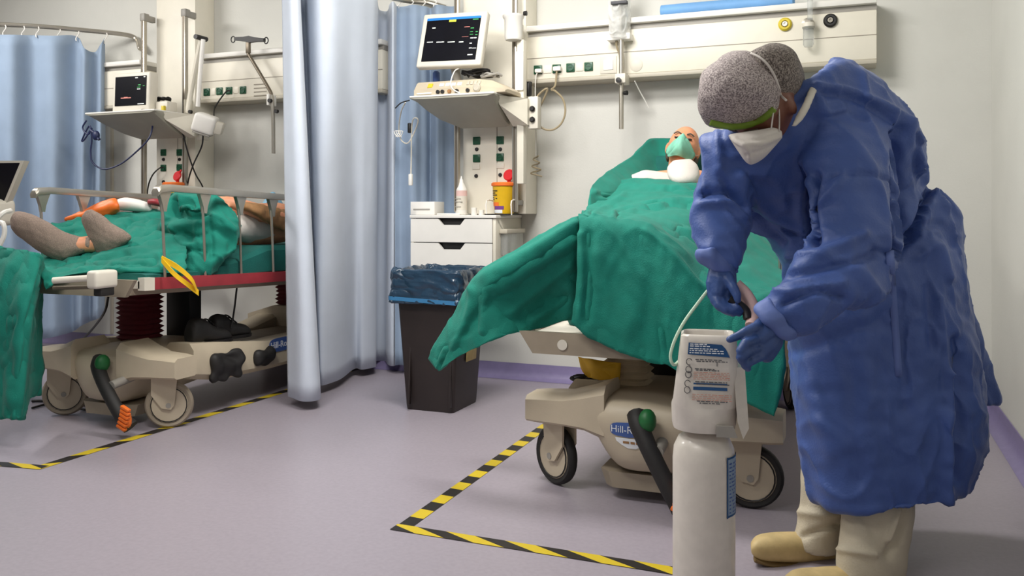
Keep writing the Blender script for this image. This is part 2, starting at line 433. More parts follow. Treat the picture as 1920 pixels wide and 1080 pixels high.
# left bay beams
b2 = beam(PY(376, 150, BY).x, -2.72, 'cream bed-head beam with four green sockets between the left column and the middle curtain')
for px, py in ((388, 173), (412, 171), (430, 170), (456, 169)): socket(b2, px, py, BY)
plate(b2, 443, 169, BY, .035, .045); plate(b2, 400, 172, BY, .035, .045)
for k in range(4):
    c = PY(488, 158+k*7, BY); MB().bb((c.x-.05, BY-.003, c.z-.003), (c.x+.05, BY+.002, c.z+.003)).build('vent_slot', 'seam', b2)
beam(-5.3, PY(264, 150, BY).x, 'short piece of cream beam showing behind the left monitor, left of its column')

def column(pxl, pxr, plane, label, rails, z1, z0=.55):
    x0, x1 = PY(pxl, 100, plane).x, PY(pxr, 100, plane).x
    r = thing('service_column', label, 'wall unit', ((x0+x1)/2, WY, .5))
    MB().bb((x0, plane, z0), (x1, WY-.001, CZ-.005), .006).build('column_panel', 'cream', r)
    xm = (x0+x1)/2+.02
    MB().bb((xm-.002, plane-.0015, z0+.05), (xm+.002, plane+.002, 1.55)).build('seam_line', 'seam', r)
    for k, px in enumerate(rails):
        xx = PY(px, 200, plane-.09).x
        rl = MB().bb((xx-.016, plane-.105, z0+.01), (xx+.016, plane-.075, z1), .008).build('equipment_rail', 'steel', r)
        MB().bb((xx-.0035, plane-.108, z0+.02), (xx+.0035, plane-.1, z1-.02)).build('rail_slot', 'steel_dark', rl)
        MB().bb((xx-.022, plane-.11, z1-.05), (xx+.022, plane-.06, z1+.004), .008).bb((xx-.016, plane-.07, z1-.045), (xx+.016, plane, z1-.005), .004).build('rail_bracket', 'grey', rl)
        MB().bb((xx-.016, plane-.08, z0+.05), (xx+.016, plane, z0+.08), .004).build('rail_bracket', 'grey', rl)
    return r
cp = 4.63
c1 = column(868, 986, cp, 'tall cream service column with green sockets behind the centre monitor', (857, 966), 2.55, .99)
for px, py in ((894, 264), (938, 263), (894, 297), (938, 295)): socket(c1, px, py, cp, .046)
for px, py in ((894, 280), (938, 280), (893, 330), (938, 328)):
    c = PY(px, py, cp); MB().cyl((c.x, cp, c.z), (c.x, cp-.008, c.z), .012, .010, 14).build('earth_stud', 'dark', c1)
for px, py in ((893, 313), (938, 311)): plate(c1, px, py, cp, .05, .03, 'offwhite')
c2 = column(293, 366, cp, 'tall cream service column with green sockets behind the left monitor', (270, 347), 2.36)
for px, py in ((307, 286), (337, 286), (307, 315), (337, 314)): socket(c2, px, py, cp, .046)
for px, py in ((307, 299), (337, 299), (307, 341)):
    c = PY(px, py, cp); MB().cyl((c.x, cp, c.z), (c.x, cp-.008, c.z), .012, .010, 14).build('earth_stud', 'dark', c2)

# ------------------------------------------------------------------ curtains and their rails
def curtain(name, label, top, bot, m, folds=(), seed=0, group=None, nv=26, nu=9, rip=.006):
    T, B = cr(top, nu), cr(bot, nu); rows = []
    for i in range(nv+1):
        f = i/nv; rows.append(T*(1-f)+B*f)
    G = np.array(rows); sh = G.shape; V = G.reshape(-1, 3)
    V = V+np.outer(rip*wn(V*np.array([1, 1, .18]), 3.2, seed)+.35*rip*wn(V*np.array([1, 1, .5]), 8, seed+3), np.array([-VIEW.x, -VIEW.y, 0]))
    o = place(finish(MB().grid(V.reshape(sh)).mesh(), solid=.004), name, m, None, 180)
    return tag(o, label, 'curtain', group)
def c3(px, Y, z): return P(px, HZ-(z-CH)*F/Y, Y)
ZT = 2.27
top = [c3(*q, ZT) for q in ((528, 4.40), (543, 4.30), (557, 4.34), (561, 4.6), (562, 4.86), (572, 4.9), (577, 4.7), (592, 4.55), (620, 4.55), (655, 4.68), (688, 4.84), (705, 4.96), (708, 5.2), (711, 5.38), (726, 5.42), (731, 5.24), (738, 5.18), (746, 5.36))]
bot = [c3(*q, .048) for q in ((540, 4.44), (568, 4.32), (598, 4.36), (599, 4.5), (596, 4.7), (598, 4.78), (603, 4.72), (618, 4.78), (640, 4.92), (664, 5.22), (680, 5.2), (703, 5.28), (704, 5.4), (706, 5.5), (722, 5.5), (728, 5.36), (738, 5.32), (747, 5.42))]
curtain('privacy_curtain', 'long pale blue curtain hanging full length between the two beds', top, bot, 'curtain', seed=2)
top = [c3(741+k*9.6, 5.28+.022*math.sin(k*1.3)+(.06 if k == 7 else 0), ZT) for k in range(13)]
bot = [c3(741+k*9.4, 5.26+.03*math.sin(k*1.3+.4)+(.07 if k == 7 else 0), .06) for k in range(13)]
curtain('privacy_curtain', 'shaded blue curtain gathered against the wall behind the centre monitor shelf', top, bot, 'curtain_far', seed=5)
tp = [(-60, 64, 5.85), (-20, 65, 5.88), (20, 65, 5.92), (60, 66, 5.98), (100, 67, 6.03), (143, 68, 6.1), (158, 90, 6.1), (178, 98, 6.12), (190, 82, 6.16), (197, 72, 6.16)]
bt = [(-60, 645, 5.75), (-20, 643, 5.85), (20, 640, 5.88), (60, 638, 5.97), (100, 632, 5.98), (135, 622, 6.05), (150, 612, 6.08), (168, 603, 6.1), (182, 598, 6.12), (197, 588, 6.14)]
def ripple_pts(L, amp):
    o = []
    for k, (a, b_, Y) in enumerate(L): o.append(P(a, b_, Y+amp*(1 if k % 2 else -1)))
    return o
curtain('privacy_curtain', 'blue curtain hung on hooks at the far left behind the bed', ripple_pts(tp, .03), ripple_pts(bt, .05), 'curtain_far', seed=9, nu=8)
def rail(name, label, pts, hooks):
    r = thing(name, label, 'curtain rail', Vector(pts[-1]))
    MB().tube(pts, .016, 10, 8).build('rail_tube', 'steel', r)
    for (a, b_) in hooks:
        MB().tube([a, a+(b_-a)*.3+Vector((.012, 0, 0)), a+(b_-a)*.7+Vector((-.008, 0, 0)), b_], .004, 6, 4).build('curtain_hook', 'white', r)
    return r
pl = [P(-60, 45, 5.8), P(0, 46, 5.93), P(80, 50, 6.02), P(160, 57, 6.13), P(235, 65, 6.22), P(256, 74, 6.24), PY(262, 90, WY-.08), PY(267, 92, WY-.005)]
rail('curtain_rail', 'grey curved curtain rail with white hooks at the upper left', pl,
     [(P(x, y, Y), P(x-4, y+20, Y)) for x, y, Y in ((10, 47, 5.93), (45, 49, 5.97), (72, 50, 6.0), (112, 53, 6.06), (147, 57, 6.11), (200, 62, 6.16))])
zr = 2.31
rp_ = [c3(470, 4.0, zr), c3(545, 4.33, zr), c3(640, 4.75, zr), c3(715, 5.16, zr), c3(765, 5.32, zr), c3(800, 5.36, zr), PY(835, 14, WY-.004)]
rail('curtain_rail', 'curtain rail with hooks meeting the wall above the centre monitor', rp_, [(c3(x, 5.3, zr), c3(x, 5.3, ZT-.01)) for x in (748, 772, 795, 815)])

# ------------------------------------------------------------------ monitor shelves
def wedge_shelf(x0, x1, y0, y1, zt, label, knobs):
    t = thing('monitor_shelf', label, 'shelf', ((x0+x1)/2, y1, zt-.15))
    rings = []
    for f, ins, th in ((0, 0, .012), (.06, 0, .022), (.35, .015, .07), (.7, .045, .125), (1, .075, .15)):
        y = y0+(y1-y0)*f
        L, R, zb = x0+ins*1.2, x1-ins*.15, zt-th
        rings.append([Vector(p) for p in ((x0+ins*.3, y, zt), (x1, y, zt), (R, y, zt-th*.3), (R-.02, y, zb+.006), (R-.04, y, zb), (L+.09, y, zb), (L+.03, y, zb+th*.16), (L, y, zt-th*.35))])
    MB().loft(rings).build('shelf_body', 'shelf', t, 30)
    MB().bb((x0, y0-.004, zt-.002), (x1, y1, zt+.008), .003).build('shelf_top', 'white', t)
    xr_ = x1+.10
    MB().loft([[Vector((x1-.01, y0+.06, zt-.004)), Vector((x1-.01, y1, zt-.004)), Vector((x1-.01, y1, zt-.15)), Vector((x1-.01, y0+.1, zt-.05))],
               [Vector((xr_, y1-.06, zt-.004)), Vector((xr_, y1+.02, zt-.004)), Vector((xr_, y1+.02, zt-.15)), Vector((xr_, y1-.06, zt-.15))]]).build('side_bracket', 'cream', t)
    MB().bb((xr_-.01, y1-.03, zt-.17), (xr_+.05, y1+.03, zt+.01), .006).build('rail_clamp', 'offwhite', t)
    for k in knobs:
        MB().rev([(.014, 0), (.016, .012), (.01, .02), (1e-4, .02)], (xr_+.02, y1-.03, zt+k), (0, -1, 0), 14).build('clamp_knob', 'dark', t)
    return t
SY0, SY1, SZ = 4.20, 4.50, 1.634
sx0, sx1 = PY(768, 183, SY0).x, PY(926, 178, SY0).x
wedge_shelf(sx0, sx1, SY0, SY1, SZ, 'grey wedge-shaped shelf carrying the centre monitor', (-.06, -.12))
lx0, lx1 = PY(160, 222, SY0).x, PY(290, 219, SY0).x
wedge_shelf(lx0, lx1, SY0, SY1, 1.645, 'grey wedge-shaped shelf carrying the left monitor', (-.06, -.12))

# centre monitor: parallel to the wall, tipped down towards the bed
def screen_monitor(C, w_, h_, dep, tilt, roll, label, traces, bez=.022, chin=.0, nm='patient_monitor'):
    t = thing(nm, label, 'monitor', (C.x, C.y, C.z-h_/2))
    R = Matrix.Rotation(math.radians(roll), 3, 'Y') @ Matrix.Rotation(math.radians(tilt), 3, 'X')
    def W(x, y, z): return C+R@Vector((x, y, z))
    MB().box(C+R@Vector((0, dep/2, 0)), (w_, dep, h_), .012, R, 3).build('casing', 'offwhite', t)
    MB().box(C+R@Vector((0, dep+.02, 0)), (w_*.7, .05, h_*.7), .015, R, 3).build('back_cover', 'grey', t)
    sc = MB().box(W(0, -.001, chin/2), (w_-2*bez, .006, h_-2*bez-chin), .001, R, 1).build('screen', 'screen', t)
    sw, sh = w_-2*bez, h_-2*bez-chin
    for (m_, rects) in traces.items():
        mb = MB()
        for (u, v, du, dv) in rects:
            mb.box(W(-sw/2+sw*(u+du/2), -.0045, chin/2+sh/2-sh*(v+dv/2)), (sw*du, .0012, sh*dv), 0, R)
        mb.build('screen_readout', m_, sc, kind='stuff')
    return t, W, R
tr = {'scr_blue': [(0, .0, 1, .055)], 'scr_yellow': [(.42, .06, .13, .05)],
      'scr_white': [(.06, .55, .11, .018), (.24, .56, .14, .018), (.45, .57, .13, .018), (.66, .58, .08, .02), (.12, .22, .06, .02), (.86, .5, .06, .02), (.93, .50, .04, .02), (.86, .62, .04, .018), (.86, .73, .05, .018), (.92, .74, .07, .01), (.85, .88, .09, .02)],
      'scr_green': [(.86, .07, .1, .02), (.84, .27, .06, .02), (.84, .36, .05, .012), (.84, .42, .06, .012), (.94, .36, .04, .02), (.94, .43, .04, .02)],
      'scr_red': [(.72, .24, .1, .012), (.7, .47, .12, .006)]}
C = PY(846, 73, 4.30)
mon, W1, R1 = screen_monitor(C, .395, .325, .05, -15, 1.6, 'large patient monitor with dark screen and blue top bar, tipped down on centre shelf', tr, .032)
MB().cyl(W1(.0, .07, -.12), (C.x+.02, 4.40, SZ+.015), .022, .026, 16).build('monitor_neck', 'grey', mon)
MB().rev([(.07, 0), (.07, .01), (.03, .02), (1e-4, .02)], (C.x+.02, 4.40, SZ+.009), n=24).build('monitor_foot', 'grey', mon)
# module rack under it
xa, xb = PY(777, 165, 4.24).x, PY(948, 165, 4.24).x
t = thing('monitor_module', 'low cream module box with buttons and connectors under the centre monitor', 'medical device', ((xa+xb)/2, 4.3, SZ+.009))
zb = SZ+.009
MB().loft([[Vector(p) for p in ((x, 4.235, zb), (x, 4.46, zb), (x, 4.46, zb+h), (x, 4.27, zb+h), (x, 4.235, zb+h*.45))] for x, h in ((xa, .075), (xa+.01, .082), (xb-.17, .082), (xb-.09, .07), (xb-.01, .03), (xb, .018))]).build('module_body', 'bedplastic', t, 30)
for k in range(4):
    MB().box((xa+.165+k*.036, 4.252, zb+.056), (.027, .012, .024), .002, Matrix.Rotation(math.radians(-35), 3, 'X')).build('module_key', 'white', t)
for k in range(4):
    MB().box((xa+.325+k*.022, 4.252, zb+.058), (.016, .012, .026), .002, Matrix.Rotation(math.radians(-35), 3, 'X')).build('module_key', 'cream_dark', t)
MB().box((xa+.095, 4.25, zb+.055), (.03, .012, .03), .002, Matrix.Rotation(math.radians(-35), 3, 'X')).build('yellow_sticker', 'gas_yellow', t, label='yellow sticker')
for k, (dx, m_) in enumerate(((.15, 'dark'), (.178, 'dark'), (.22, 'brown'), (.265, 'dark'), (.33, 'dark'))):
    MB().rev([(.011, 0), (.011, .01), (.007, .014), (1e-4, .014)], (xa+dx, 4.236, zb+.018), (0, -1, 0), 12).build('connector', m_, t)
MB().rev([(.022, 0), (.022, .012), (.016, .02), (1e-4, .02)], (xa+.385, 4.238, zb+.03), (0, -1, 0), 20).build('dial', 'cream_dark', t)
MB().bb((xa+.02, 4.228, zb+.01), (xa+.11, 4.237, zb+.018), .002).build('module_slot', 'white', t)
# tangle of cables lying on the module, small blue clip
def loops(c, r, n, rad, m, label, name='cable_bundle', flat=.5, seed=1, cat='cable'):
    rnd = random.Random(seed); pts = []
    for k in range(n*7):
        a = k*2*math.pi/7; rr = r*(.55+.45*rnd.random())
        pts.append(Vector(c)+Vector((rr*math.cos(a)*1.3, rr*.6*math.sin(a+rnd.random()), flat*r*(rnd.random()-.3))))
    o = MB().tube(pts, rad, 6, 3).build(name, m)
    return tag(o, label, cat)
loops(PY(897, 141, 4.36), .075, 5, .0055, 'dark', 'tangled black cables lying on the centre module box', seed=3)
loops(PY(920, 143, 4.36), .05, 3, .007, 'grey', 'grey coiled lead beside the tangled black cables', seed=8)
c = PY(815, 143, 4.40)
o = MB().rev([(.014, 0), (.02, .01), (.02, .075), (.012, .085), (1e-4, .085)], (c.x, 4.42, SZ+.0915), n=16).build('blue_clip', 'badge_blue'); tag(o, 'small blue capped clip standing behind the centre module box', 'clip')
o = MB().tube([PY(862, 128, 4.3), PY(852, 134, 4.22), PY(845, 155, 4.2), PY(850, 168, 4.2), PY(862, 174, 4.22)], .0035, 6).build('white_lead', 'white'); tag(o, 'thin white lead looping from the monitor down to the module', 'cable')

# left monitor
C = PY(245, 177, 4.27)
tr2 = {'scr_white': [(.65, .05, .08, .03), (.92, .03, .05, .03), (.72, .44, .1, .025), (.75, .95, .2, .02)], 'scr_red': [(.2, .72, .33, .03), (.3, .7, .12, .02)], 'scr_green': [(.75, .3, .08, .03), (.9, .34, .06, .02), (.72, .38, .1, .02)]}
mon2, W2, R2 = screen_monitor(C, .315, .288, .075, -2, .3, 'small cream patient monitor with black screen on the left shelf', tr2, .026, .045)
for k in range(5): MB().box(W2(-.06+k*.022, -.004, -.122), (.012, .008, .008), .001, R2).build('monitor_key', 'orange' if k in (1, 3) else 'dark', mon2)
MB().rev([(.017, 0), (.016, .018), (1e-4, .018)], W2(.118, 0, -.118), (0, -1, 0), 18).build('dial', 'steel_dark', mon2)
MB().bb((C.x-.11, C.y-.01, 1.652), (C.x+.11, C.y+.1, C.z-.144), .003).build('monitor_foot', 'offwhite', mon2)
# blue-black cable looped on the shelf's left corner, hanging to the column
o = MB().tube([PY(162, 226, 4.2), PY(155, 240, 4.2), PY(165, 252, 4.2), PY(172, 240, 4.2), PY(158, 262, 4.2), PY(154, 262, 4.2), PY(168, 236, 4.2), PY(172, 262, 4.2), PY(170, 285, 4.2), PY(174, 305, 4.2), PY(195, 317, 4.22), PY(225, 308, 4.25), PY(255, 285, 4.28), PY(280, 258, 4.3), PY(288, 225, 4.35)], .0055, 7, 8).build('monitor_cable', 'cable_blue')
tag(o, 'dark blue cable looping down from the left shelf', 'cable')
o = MB().ell(PY(180, 254, 4.2), (.028, .02, .032), None, 14, 8).tube([PY(170, 244, 4.2), PY(178, 250, 4.2), PY(186, 262, 4.2)], .01, 8).build('cable_clump', 'cable_blue'); tag(o, 'clump of dark blue cable clips under the left shelf corner', 'cable')

# examination lamp on the left column: two slim arms and a boxy head
t = thing('exam_lamp', 'folded white examination lamp arm with boxy head beside the left column', 'lamp', PY(372, 250, 4.45))
MB().tube([PY(352, 212, 4.45), PY(360, 160, 4.45), PY(378, 74, 4.42)], .018, 10, 4).build('lower_arm', 'cream', t)
MB().tube([PY(381, 74, 4.38), PY(376, 130, 4.38), PY(371, 200, 4.38)], .014, 10, 4).build('upper_arm', 'white', t)
c = PY(379, 71, 4.40); MB().cyl((c.x-.01, c.y-.05, c.z), (c.x-.01, c.y+.05, c.z), .016, n=14).build('arm_joint', 'dark', t)
c = PY(385, 232, 4.38); Rl = Matrix.Rotation(.35, 3, 'Y') @ Matrix.Rotation(.5, 3, 'Z')
MB().box(c, (.14, .12, .12), .02, Rl, 3).build('lamp_head', 'white', t)
MB().box(c+Rl@Vector((0, 0, -.065)), (.11, .1, .012), .004, Rl).build('lamp_glass', 'grey', t)
MB().box(c+Rl@Vector((.09, 0, 0)), (.05, .07, .08), .012, Rl).build('lamp_handle', 'offwhite', t)
MB().bb(PY(345, 186, 4.48), PY(362, 228, 4.56), .006).build('wall_clamp', 'cream', t)
MB().rev([(.012, 0), (.012, .02), (1e-4, .02)], PY(359, 210, 4.44), (0, -1, 0), 12).build('clamp_knob', 'dark', t)
c = PY(312, 205, 4.36)
o = MB().box((c.x, 4.36, 1.685), (.10, .09, .064), .008).build('monitor_module', 'offwhite'); tag(o, 'small cream unit on the left shelf beside the monitor', 'medical device')
o = MB().bb(PY(302, 198, 4.29), PY(311, 214, 4.31), .002).build('yellow_tag', 'gas_yellow'); tag(o, 'yellow tag beside the left monitor', 'tag')
loops(PY(306, 187, 4.42), .05, 3, .006, 'dark', 'black cable gathered right of the left monitor', seed=12)
def cable(label, pts, r=.005, m='dark', name='power_cable'):
    o = MB().tube(pts, r, 7, 8).build(name, m); return tag(o, label, 'cable')
cable('black cable hanging from left shelf, crossing the other cable in front of wall', [PY(328, 218, 4.42), PY(340, 240, 4.46), PY(352, 285, 4.5), PY(366, 325, 4.55), PY(381, 353, 4.6), PY(392, 400, 4.7)])
cable('black cable hanging from the lamp head and crossing the other behind the bed', [PY(381, 252, 4.4), PY(378, 275, 4.45), PY(362, 310, 4.5), PY(352, 345, 4.55), PY(346, 400, 4.6)])
cable('black cable plugged into the left column low socket', [PY(306, 314, cp-.02), PY(298, 316, cp-.05), PY(285, 330, cp-.06), PY(277, 355, cp-.06), PY(275, 400, cp-.06)])
cable('black cable plugged into the third socket of the left beam', [PY(431, 170, BY-.02), PY(424, 172, BY-.05), PY(410, 190, BY-.06), PY(402, 205, BY-.1), PY(401, 222, 4.46)])

# ------------------------------------------------------------------ drip poles
t = thing('drip_pole', 'slim bracketed drip pole with dark T-shaped hanger on the left beam', 'drip stand', PY(512, 290, 4.5))
MB().bb(PY(465, 100, 4.56)+Vector((-.012, -.01, 0)), PY(466, 78, 4.56)+Vector((.012, .01, 0)), .003).build('hanger_stem', 'steel_dark', t)
MB().tube([PY(465, 100, 4.56), PY(505, 168, 4.56), PY(508, 180, 4.56)], .011, 10, 4).build('pole_arm', 'steel_dark', t)
MB().tube([PY(509, 178, 4.54), PY(512, 215, 4.54), PY(513, 288, 4.54)], .012, 10, 4).build('pole_tube', 'steel', t)
MB().bb(PY(504, 176, 4.52), PY(514, 200, 4.60), .004).build('clamp_block', 'white', t)
for px, py in ((508, 189), (520, 209)): MB().rev([(.013, 0), (.013, .02), (1e-4, .02)], PY(px, py, 4.53), (0, -1, 0), 12).build('clamp_knob', 'dark', t)
a, b_ = PY(441, 73, 4.56), PY(496, 75, 4.56)
MB().loft([[p+Vector((0, -.012, -h)), p+Vector((0, .012, -h)), p+Vector((0, .012, h)), p+Vector((0, -.012, h))] for p, h in ((a, .01), (a*.7+b_*.3, .014), ((a+b_)/2, .022), (a*.3+b_*.7, .014), (b_, .01))]).build('hanger_bar', 'dark', t)
for px, py in ((437, 74), (499, 76)):
    c = PY(px, py, 4.56); MB().tube([c+Vector((.016*math.cos(k*math.pi/4), 0, .02*math.sin(k*math.pi/4))) for k in range(8)], .004, 6, 3, True).build('hanger_ring', 'dark', t)
t = thing('drip_pole', 'upright steel drip pole clamped to the right beam under the drip bag', 'drip stand', PY(1165, 240, 4.6))
pp = PY(1163, 100, 4.59); e = PY(1165, 242, 4.59)
MB().cyl((e.x, 4.59, e.z), (e.x, 4.59, 2.3), .013, n=14).build('pole_tube', 'steel', t)
MB().bb((e.x-.03, 4.56, PY(1163, 157, 4.59).z), (e.x+.03, BY+.01, PY(1163, 139, 4.59).z), .005).build('clamp_block', 'offwhite', t)
MB().rev([(.013, 0), (.015, .02), (1e-4, .022)], PY(1161, 151, 4.56), (0, -1, 0), 12).build('clamp_knob', 'dark', t)
c = PY(1171, 175, 4.59); MB().rev([(.011, 0), (.013, .02), (1e-4, .022)], (c.x, 4.58, c.z), (1, -.3, 0), 12).build('clamp_knob', 'dark', t)
MB().tube([(e.x, 4.59, 2.295), (e.x, 4.56, 2.31), (e.x, 4.545, 2.28)], .006, 8).build('bag_hook', 'steel_dark', t)
# drip bag
t = thing('drip_bag', 'clear creased drip bag hanging in front of the right beam', 'drip bag', PY(1161, 75, 4.53))
G = net([[P(1142+dx, yy, 4.72-.05*b2_) for dx, b2_ in ((0, 0), (8, .8), (20, 1.2), (32, .8), (40, 0))] for yy in (-28, 0, 30, 60, 70)], 10, 14)
V = G.reshape(-1, 3); V = V+np.outer(.006*wn(V, 14, 3)+.012*(1-np.abs(wn(V, 9, 4)))**3, [0, -1, 0])
MB().grid(V.reshape(G.shape)).build('bag_front', 'bag_film', t, 180)
G2_ = net([[P(1142+dx, yy, 4.73) for dx in (0, 8, 20, 32, 40)] for yy in (-28, 0, 30, 60, 70)], 3, 3)
MB().grid(G2_).build('bag_back', 'bag_film', t, 180)
MB().bb(P(1137, 76, 4.72), P(1188, 66, 4.75), .004).build('bag_seal', 'white', t)
MB().cyl(P(1156, 76, 4.73), P(1156, 84, 4.73), .007, n=10).build('bag_port', 'tube_beige', t)
MB().tube([P(1155, 82, 4.73), P(1158, 92, 4.73), P(1162, 105, 4.73), P(1163, 138, 4.74)], .006, 7).build('drip_line', 'tube_beige', t)
MB().bb(P(1145, 8, 4.655), P(1178, 3, 4.66), .001).build('bag_print', 'print_dark', t)
o = MB().tube([PY(1190, 152, BY), PY(1200, 172, BY+.05), PY(1209, 188, BY+.08), PY(1216, 202, BY+.1)], .0035, 6).build('thin_line', 'white'); tag(o, 'thin white line dangling under the right beam', 'cable')
# rolled blue pad on top of the beam
x0, x1 = PY(1238, 15, 4.70).x, PY(1490, 0, 4.70).x
o = MB().rev([(.02, 0), (.033, .004), (.034, .1), (.032, .5), (.034, x1-x0-.01), (.02, x1-x0)], (x0, 4.71, 2.075+.034), (1, 0, 0), 18).build('blue_roll', 'blue_pad'); tag(o, 'long light blue rolled pad lying on top of the right beam', 'pad')
# hose coil, plugs and lead beside the centre column
t = thing('hose_coil', 'coiled beige hose plugged into the second socket and looped below the right beam', 'hose', PY(1040, 243, 4.6))
c = PY(1036, 205, 4.6)
MB().tube([PY(1044, 133, BY-.02), PY(1041, 160, 4.6), PY(1034, 168, 4.6)]+[PY(1030+30*math.cos(a), 206+38*math.sin(a), 4.6-.01*k) for k, a in enumerate(np.linspace(-1.2, 4.6, 10))]+[PY(1000, 222, 4.58), PY(990, 205, 4.58), PY(986, 190, 4.58)], .006, 7, 6).build('hose_tube', 'tube_beige', t)
MB().box(PY(1045, 129, BY-.02), (.045, .03, .026), .005).build('plug', 'white', t)
t = thing('thin_lead', 'thin white lead plugged into the first socket and hanging beside centre column', 'cable', PY(1004, 330, 4.6))
MB().tube([PY(1009, 134, BY-.02), PY(1004, 150, 4.62), PY(1004, 220, 4.62), PY(1005, 292, 4.65)], .003, 6).build('lead', 'white', t)
MB().box(PY(1010, 133, BY-.02), (.04, .03, .022), .005).build('plug', 'white', t)
MB().tube([PY(1005+9*math.cos(k*1.25)*(.5+.05*k), 292+k*2.6, 4.65+.02*math.sin(k*1.25)) for k in range(16)], .004, 6, 4).build('curled_end', 'tube_beige', t)
o = MB().box(PY(990, 168, 4.58), (.035, .05, .075), .01).box(PY(989, 158, 4.6), (.05, .03, .03), .006).build('cable_clip', 'dark'); tag(o, 'black clip on the column rail beside the hose coil', 'clip')
# white pole & canister right of the centre column
t = thing('suction_canister', 'white round canister holder on the rail at the top right of the centre column', 'canister', PY(965, 75, 4.45))
zc0, zc1 = PY(965, 76, 4.47).z, PY(965, 30, 4.47).z
xc = PY(964, 50, 4.47).x
MB().rev([(.045, 0), (.05, .02), (.052, zc1-zc0-.02), (.06, zc1-zc0-.012), (.062, zc1-zc0), (.052, zc1-zc0+.004), (.046, zc1-zc0-.02), (1e-4, zc1-zc0-.03)], (xc, 4.46, zc0), n=28).build('holder_cup', 'white', t, 50)
MB().bb((xc-.02, 4.49, zc0+.02), (xc+.03, 4.545, zc0+.1), .006).build('holder_arm', 'offwhite', t)
c = PY(987, 24, 4.45); MB().rev([(.012, 0), (.014, .018), (1e-4, .02)], (c.x-.02, 4.46, c.z), (1, 0, 0), 12).build('clamp_knob', 'dark', t)
t = thing('rail_mount', 'white vertical mounting plate on the right rail of the centre column', 'bracket', PY(977, 345, 4.5))
x0, x1 = PY(971, 150, 4.49).x, PY(984, 150, 4.49).x
MB().bb((x0, 4.47, PY(977, 345, 4.5).z), (x1, 4.525, PY(977, 76, 4.5).z), .006).build('mount_strip', 'cream', t)
MB().bb((x0-.006, 4.455, PY(977, 172, 4.5).z), (x1+.004, 4.475, PY(977, 98, 4.5).z), .009).build('mount_plate', 'white', t)
# drip set with chamber in front of the gathered curtain
t = thing('drip_set', 'tangled clear drip tubing with roller clamp hanging in front of the gathered curtain', 'drip set', PY(770, 345, 4.5))
MB().tube([PY(760, 192, 4.3), PY(752, 210, 4.4), PY(748, 240, 4.5), PY(752, 262, 4.5), PY(765, 268, 4.5), PY(778, 245, 4.5), PY(784, 225, 4.45), PY(776, 222, 4.45), PY(772, 240, 4.5), PY(771, 300, 4.5), PY(770, 345, 4.5)], .004, 6).build('drip_line', 'offwhite', t)
MB().tube([PY(768, 188, 4.21), PY(752, 193, 4.2), PY(741, 203, 4.2)], .0035, 6).build('lead', 'dark', t)
MB().box(PY(768, 240, 4.5), (.022, .02, .06), .006).build('roller_clamp', 'dark', t)
MB().box(PY(770, 337, 4.5), (.024, .02, .07), .006).build('drip_chamber', 'white', t)
MB().tube([PY(742+6*math.sin(k*2.1)+k*1.2, 250+7*math.cos(k*2.1), 4.48) for k in range(10)], .003, 5, 3).build('knotted_tube', 'white', t)

# ------------------------------------------------------------------ wall-hung drawer unit and what stands on it
DY = 4.42; dx0, dx1 = PY(770, 450, DY).x, PY(929, 450, DY).x
zt, zb = PY(850, 409, DY).z, PY(850, 501, DY).z
t = thing('drawer_cabinet', 'white wall-hung cabinet with two drawers below the centre column', 'cabinet', ((dx0+dx1)/2, WY, zb))
MB().bb((dx0-.004, DY-.006, zt), (dx1+.006, WY-.002, zt+.018), .003).build('cabinet_top', 'white', t)
MB().bb((dx0, DY+.03, zb+.004), (dx1, WY-.002, zt-.0005), .002).build('interior_shade', 'dark', t)  # black core paints the shade seen through the drawer handle cutouts
MB().bb((dx1-.018, DY+.004, zb), (dx1, WY-.002, zt-.0005), .002).build('side_panel', 'cream', t)
MB().bb((dx0, DY+.004, zb), (dx0+.018, WY-.002, zt-.0005), .002).build('side_panel', 'cream', t)
hh = (zt-zb)/2
for k in range(2):
    z0, z1 = zb+k*hh+.002, zb+(k+1)*hh-.003
    xm = (dx0+dx1)/2-.005; a = .085
    poly = [(dx0, z0), (dx1-.02, z0), (dx1-.02, z1), (xm+a, z1), (xm+a-.03, z1-.036), (xm-a+.03, z1-.036), (xm-a, z1), (dx0, z1)]
    MB().prism([(x, DY, z) for x, z in poly], (0, .018, 0)).build('drawer_front', 'white', t)
zt += .018
c0 = Vector((dx1+.004, 4.52, zt-.13))
t = thing('glove_holder', 'clear plastic holder with beige bar on the side of the drawer cabinet', 'holder', (dx1+.03, 4.6, zt-.2))
MB().bb((dx1+.001, 4.47, zt-.105), (dx1+.05, 4.76, zt-.08), .004).build('holder_bar', 'cream_dark', t)
MB().bb((dx1+.001, 4.49, zt-.23), (dx1+.045, 4.74, zt-.107), .004).build('holder_pocket', 'clear', t)
def dpx(px, y): return PY(px, 405, y).x
xa, xb = dpx(771, 4.5), dpx(816, 4.5)
t = thing('glove_box', 'white cardboard glove box lying on the left end of the drawer cabinet', 'box', ((xa+xb)/2, 4.56, zt))
MB().bb((xa, 4.49, zt), (xb, 4.62, zt+.078), .003).build('carton', 'white', t)
MB().bb((xa+.02, 4.488, zt+.028), (xb-.03, 4.4905, zt+.036)).build('carton_print', 'grey', t)
xa, xb = dpx(816, 4.5), dpx(862, 4.5)
o = MB().bb((xa+.01, 4.5, zt), (xb, 4.62, zt+.01), .003).build('paper_pad', 'white'); tag(o, 'thin white paper pad flat on the cabinet beside the glove box', 'paper')
xc = dpx(865, 4.55)
t = thing('plastic_bottle', 'white plastic bottle with pink label and conical top on the drawer cabinet', 'bottle', (xc, 4.55, zt))
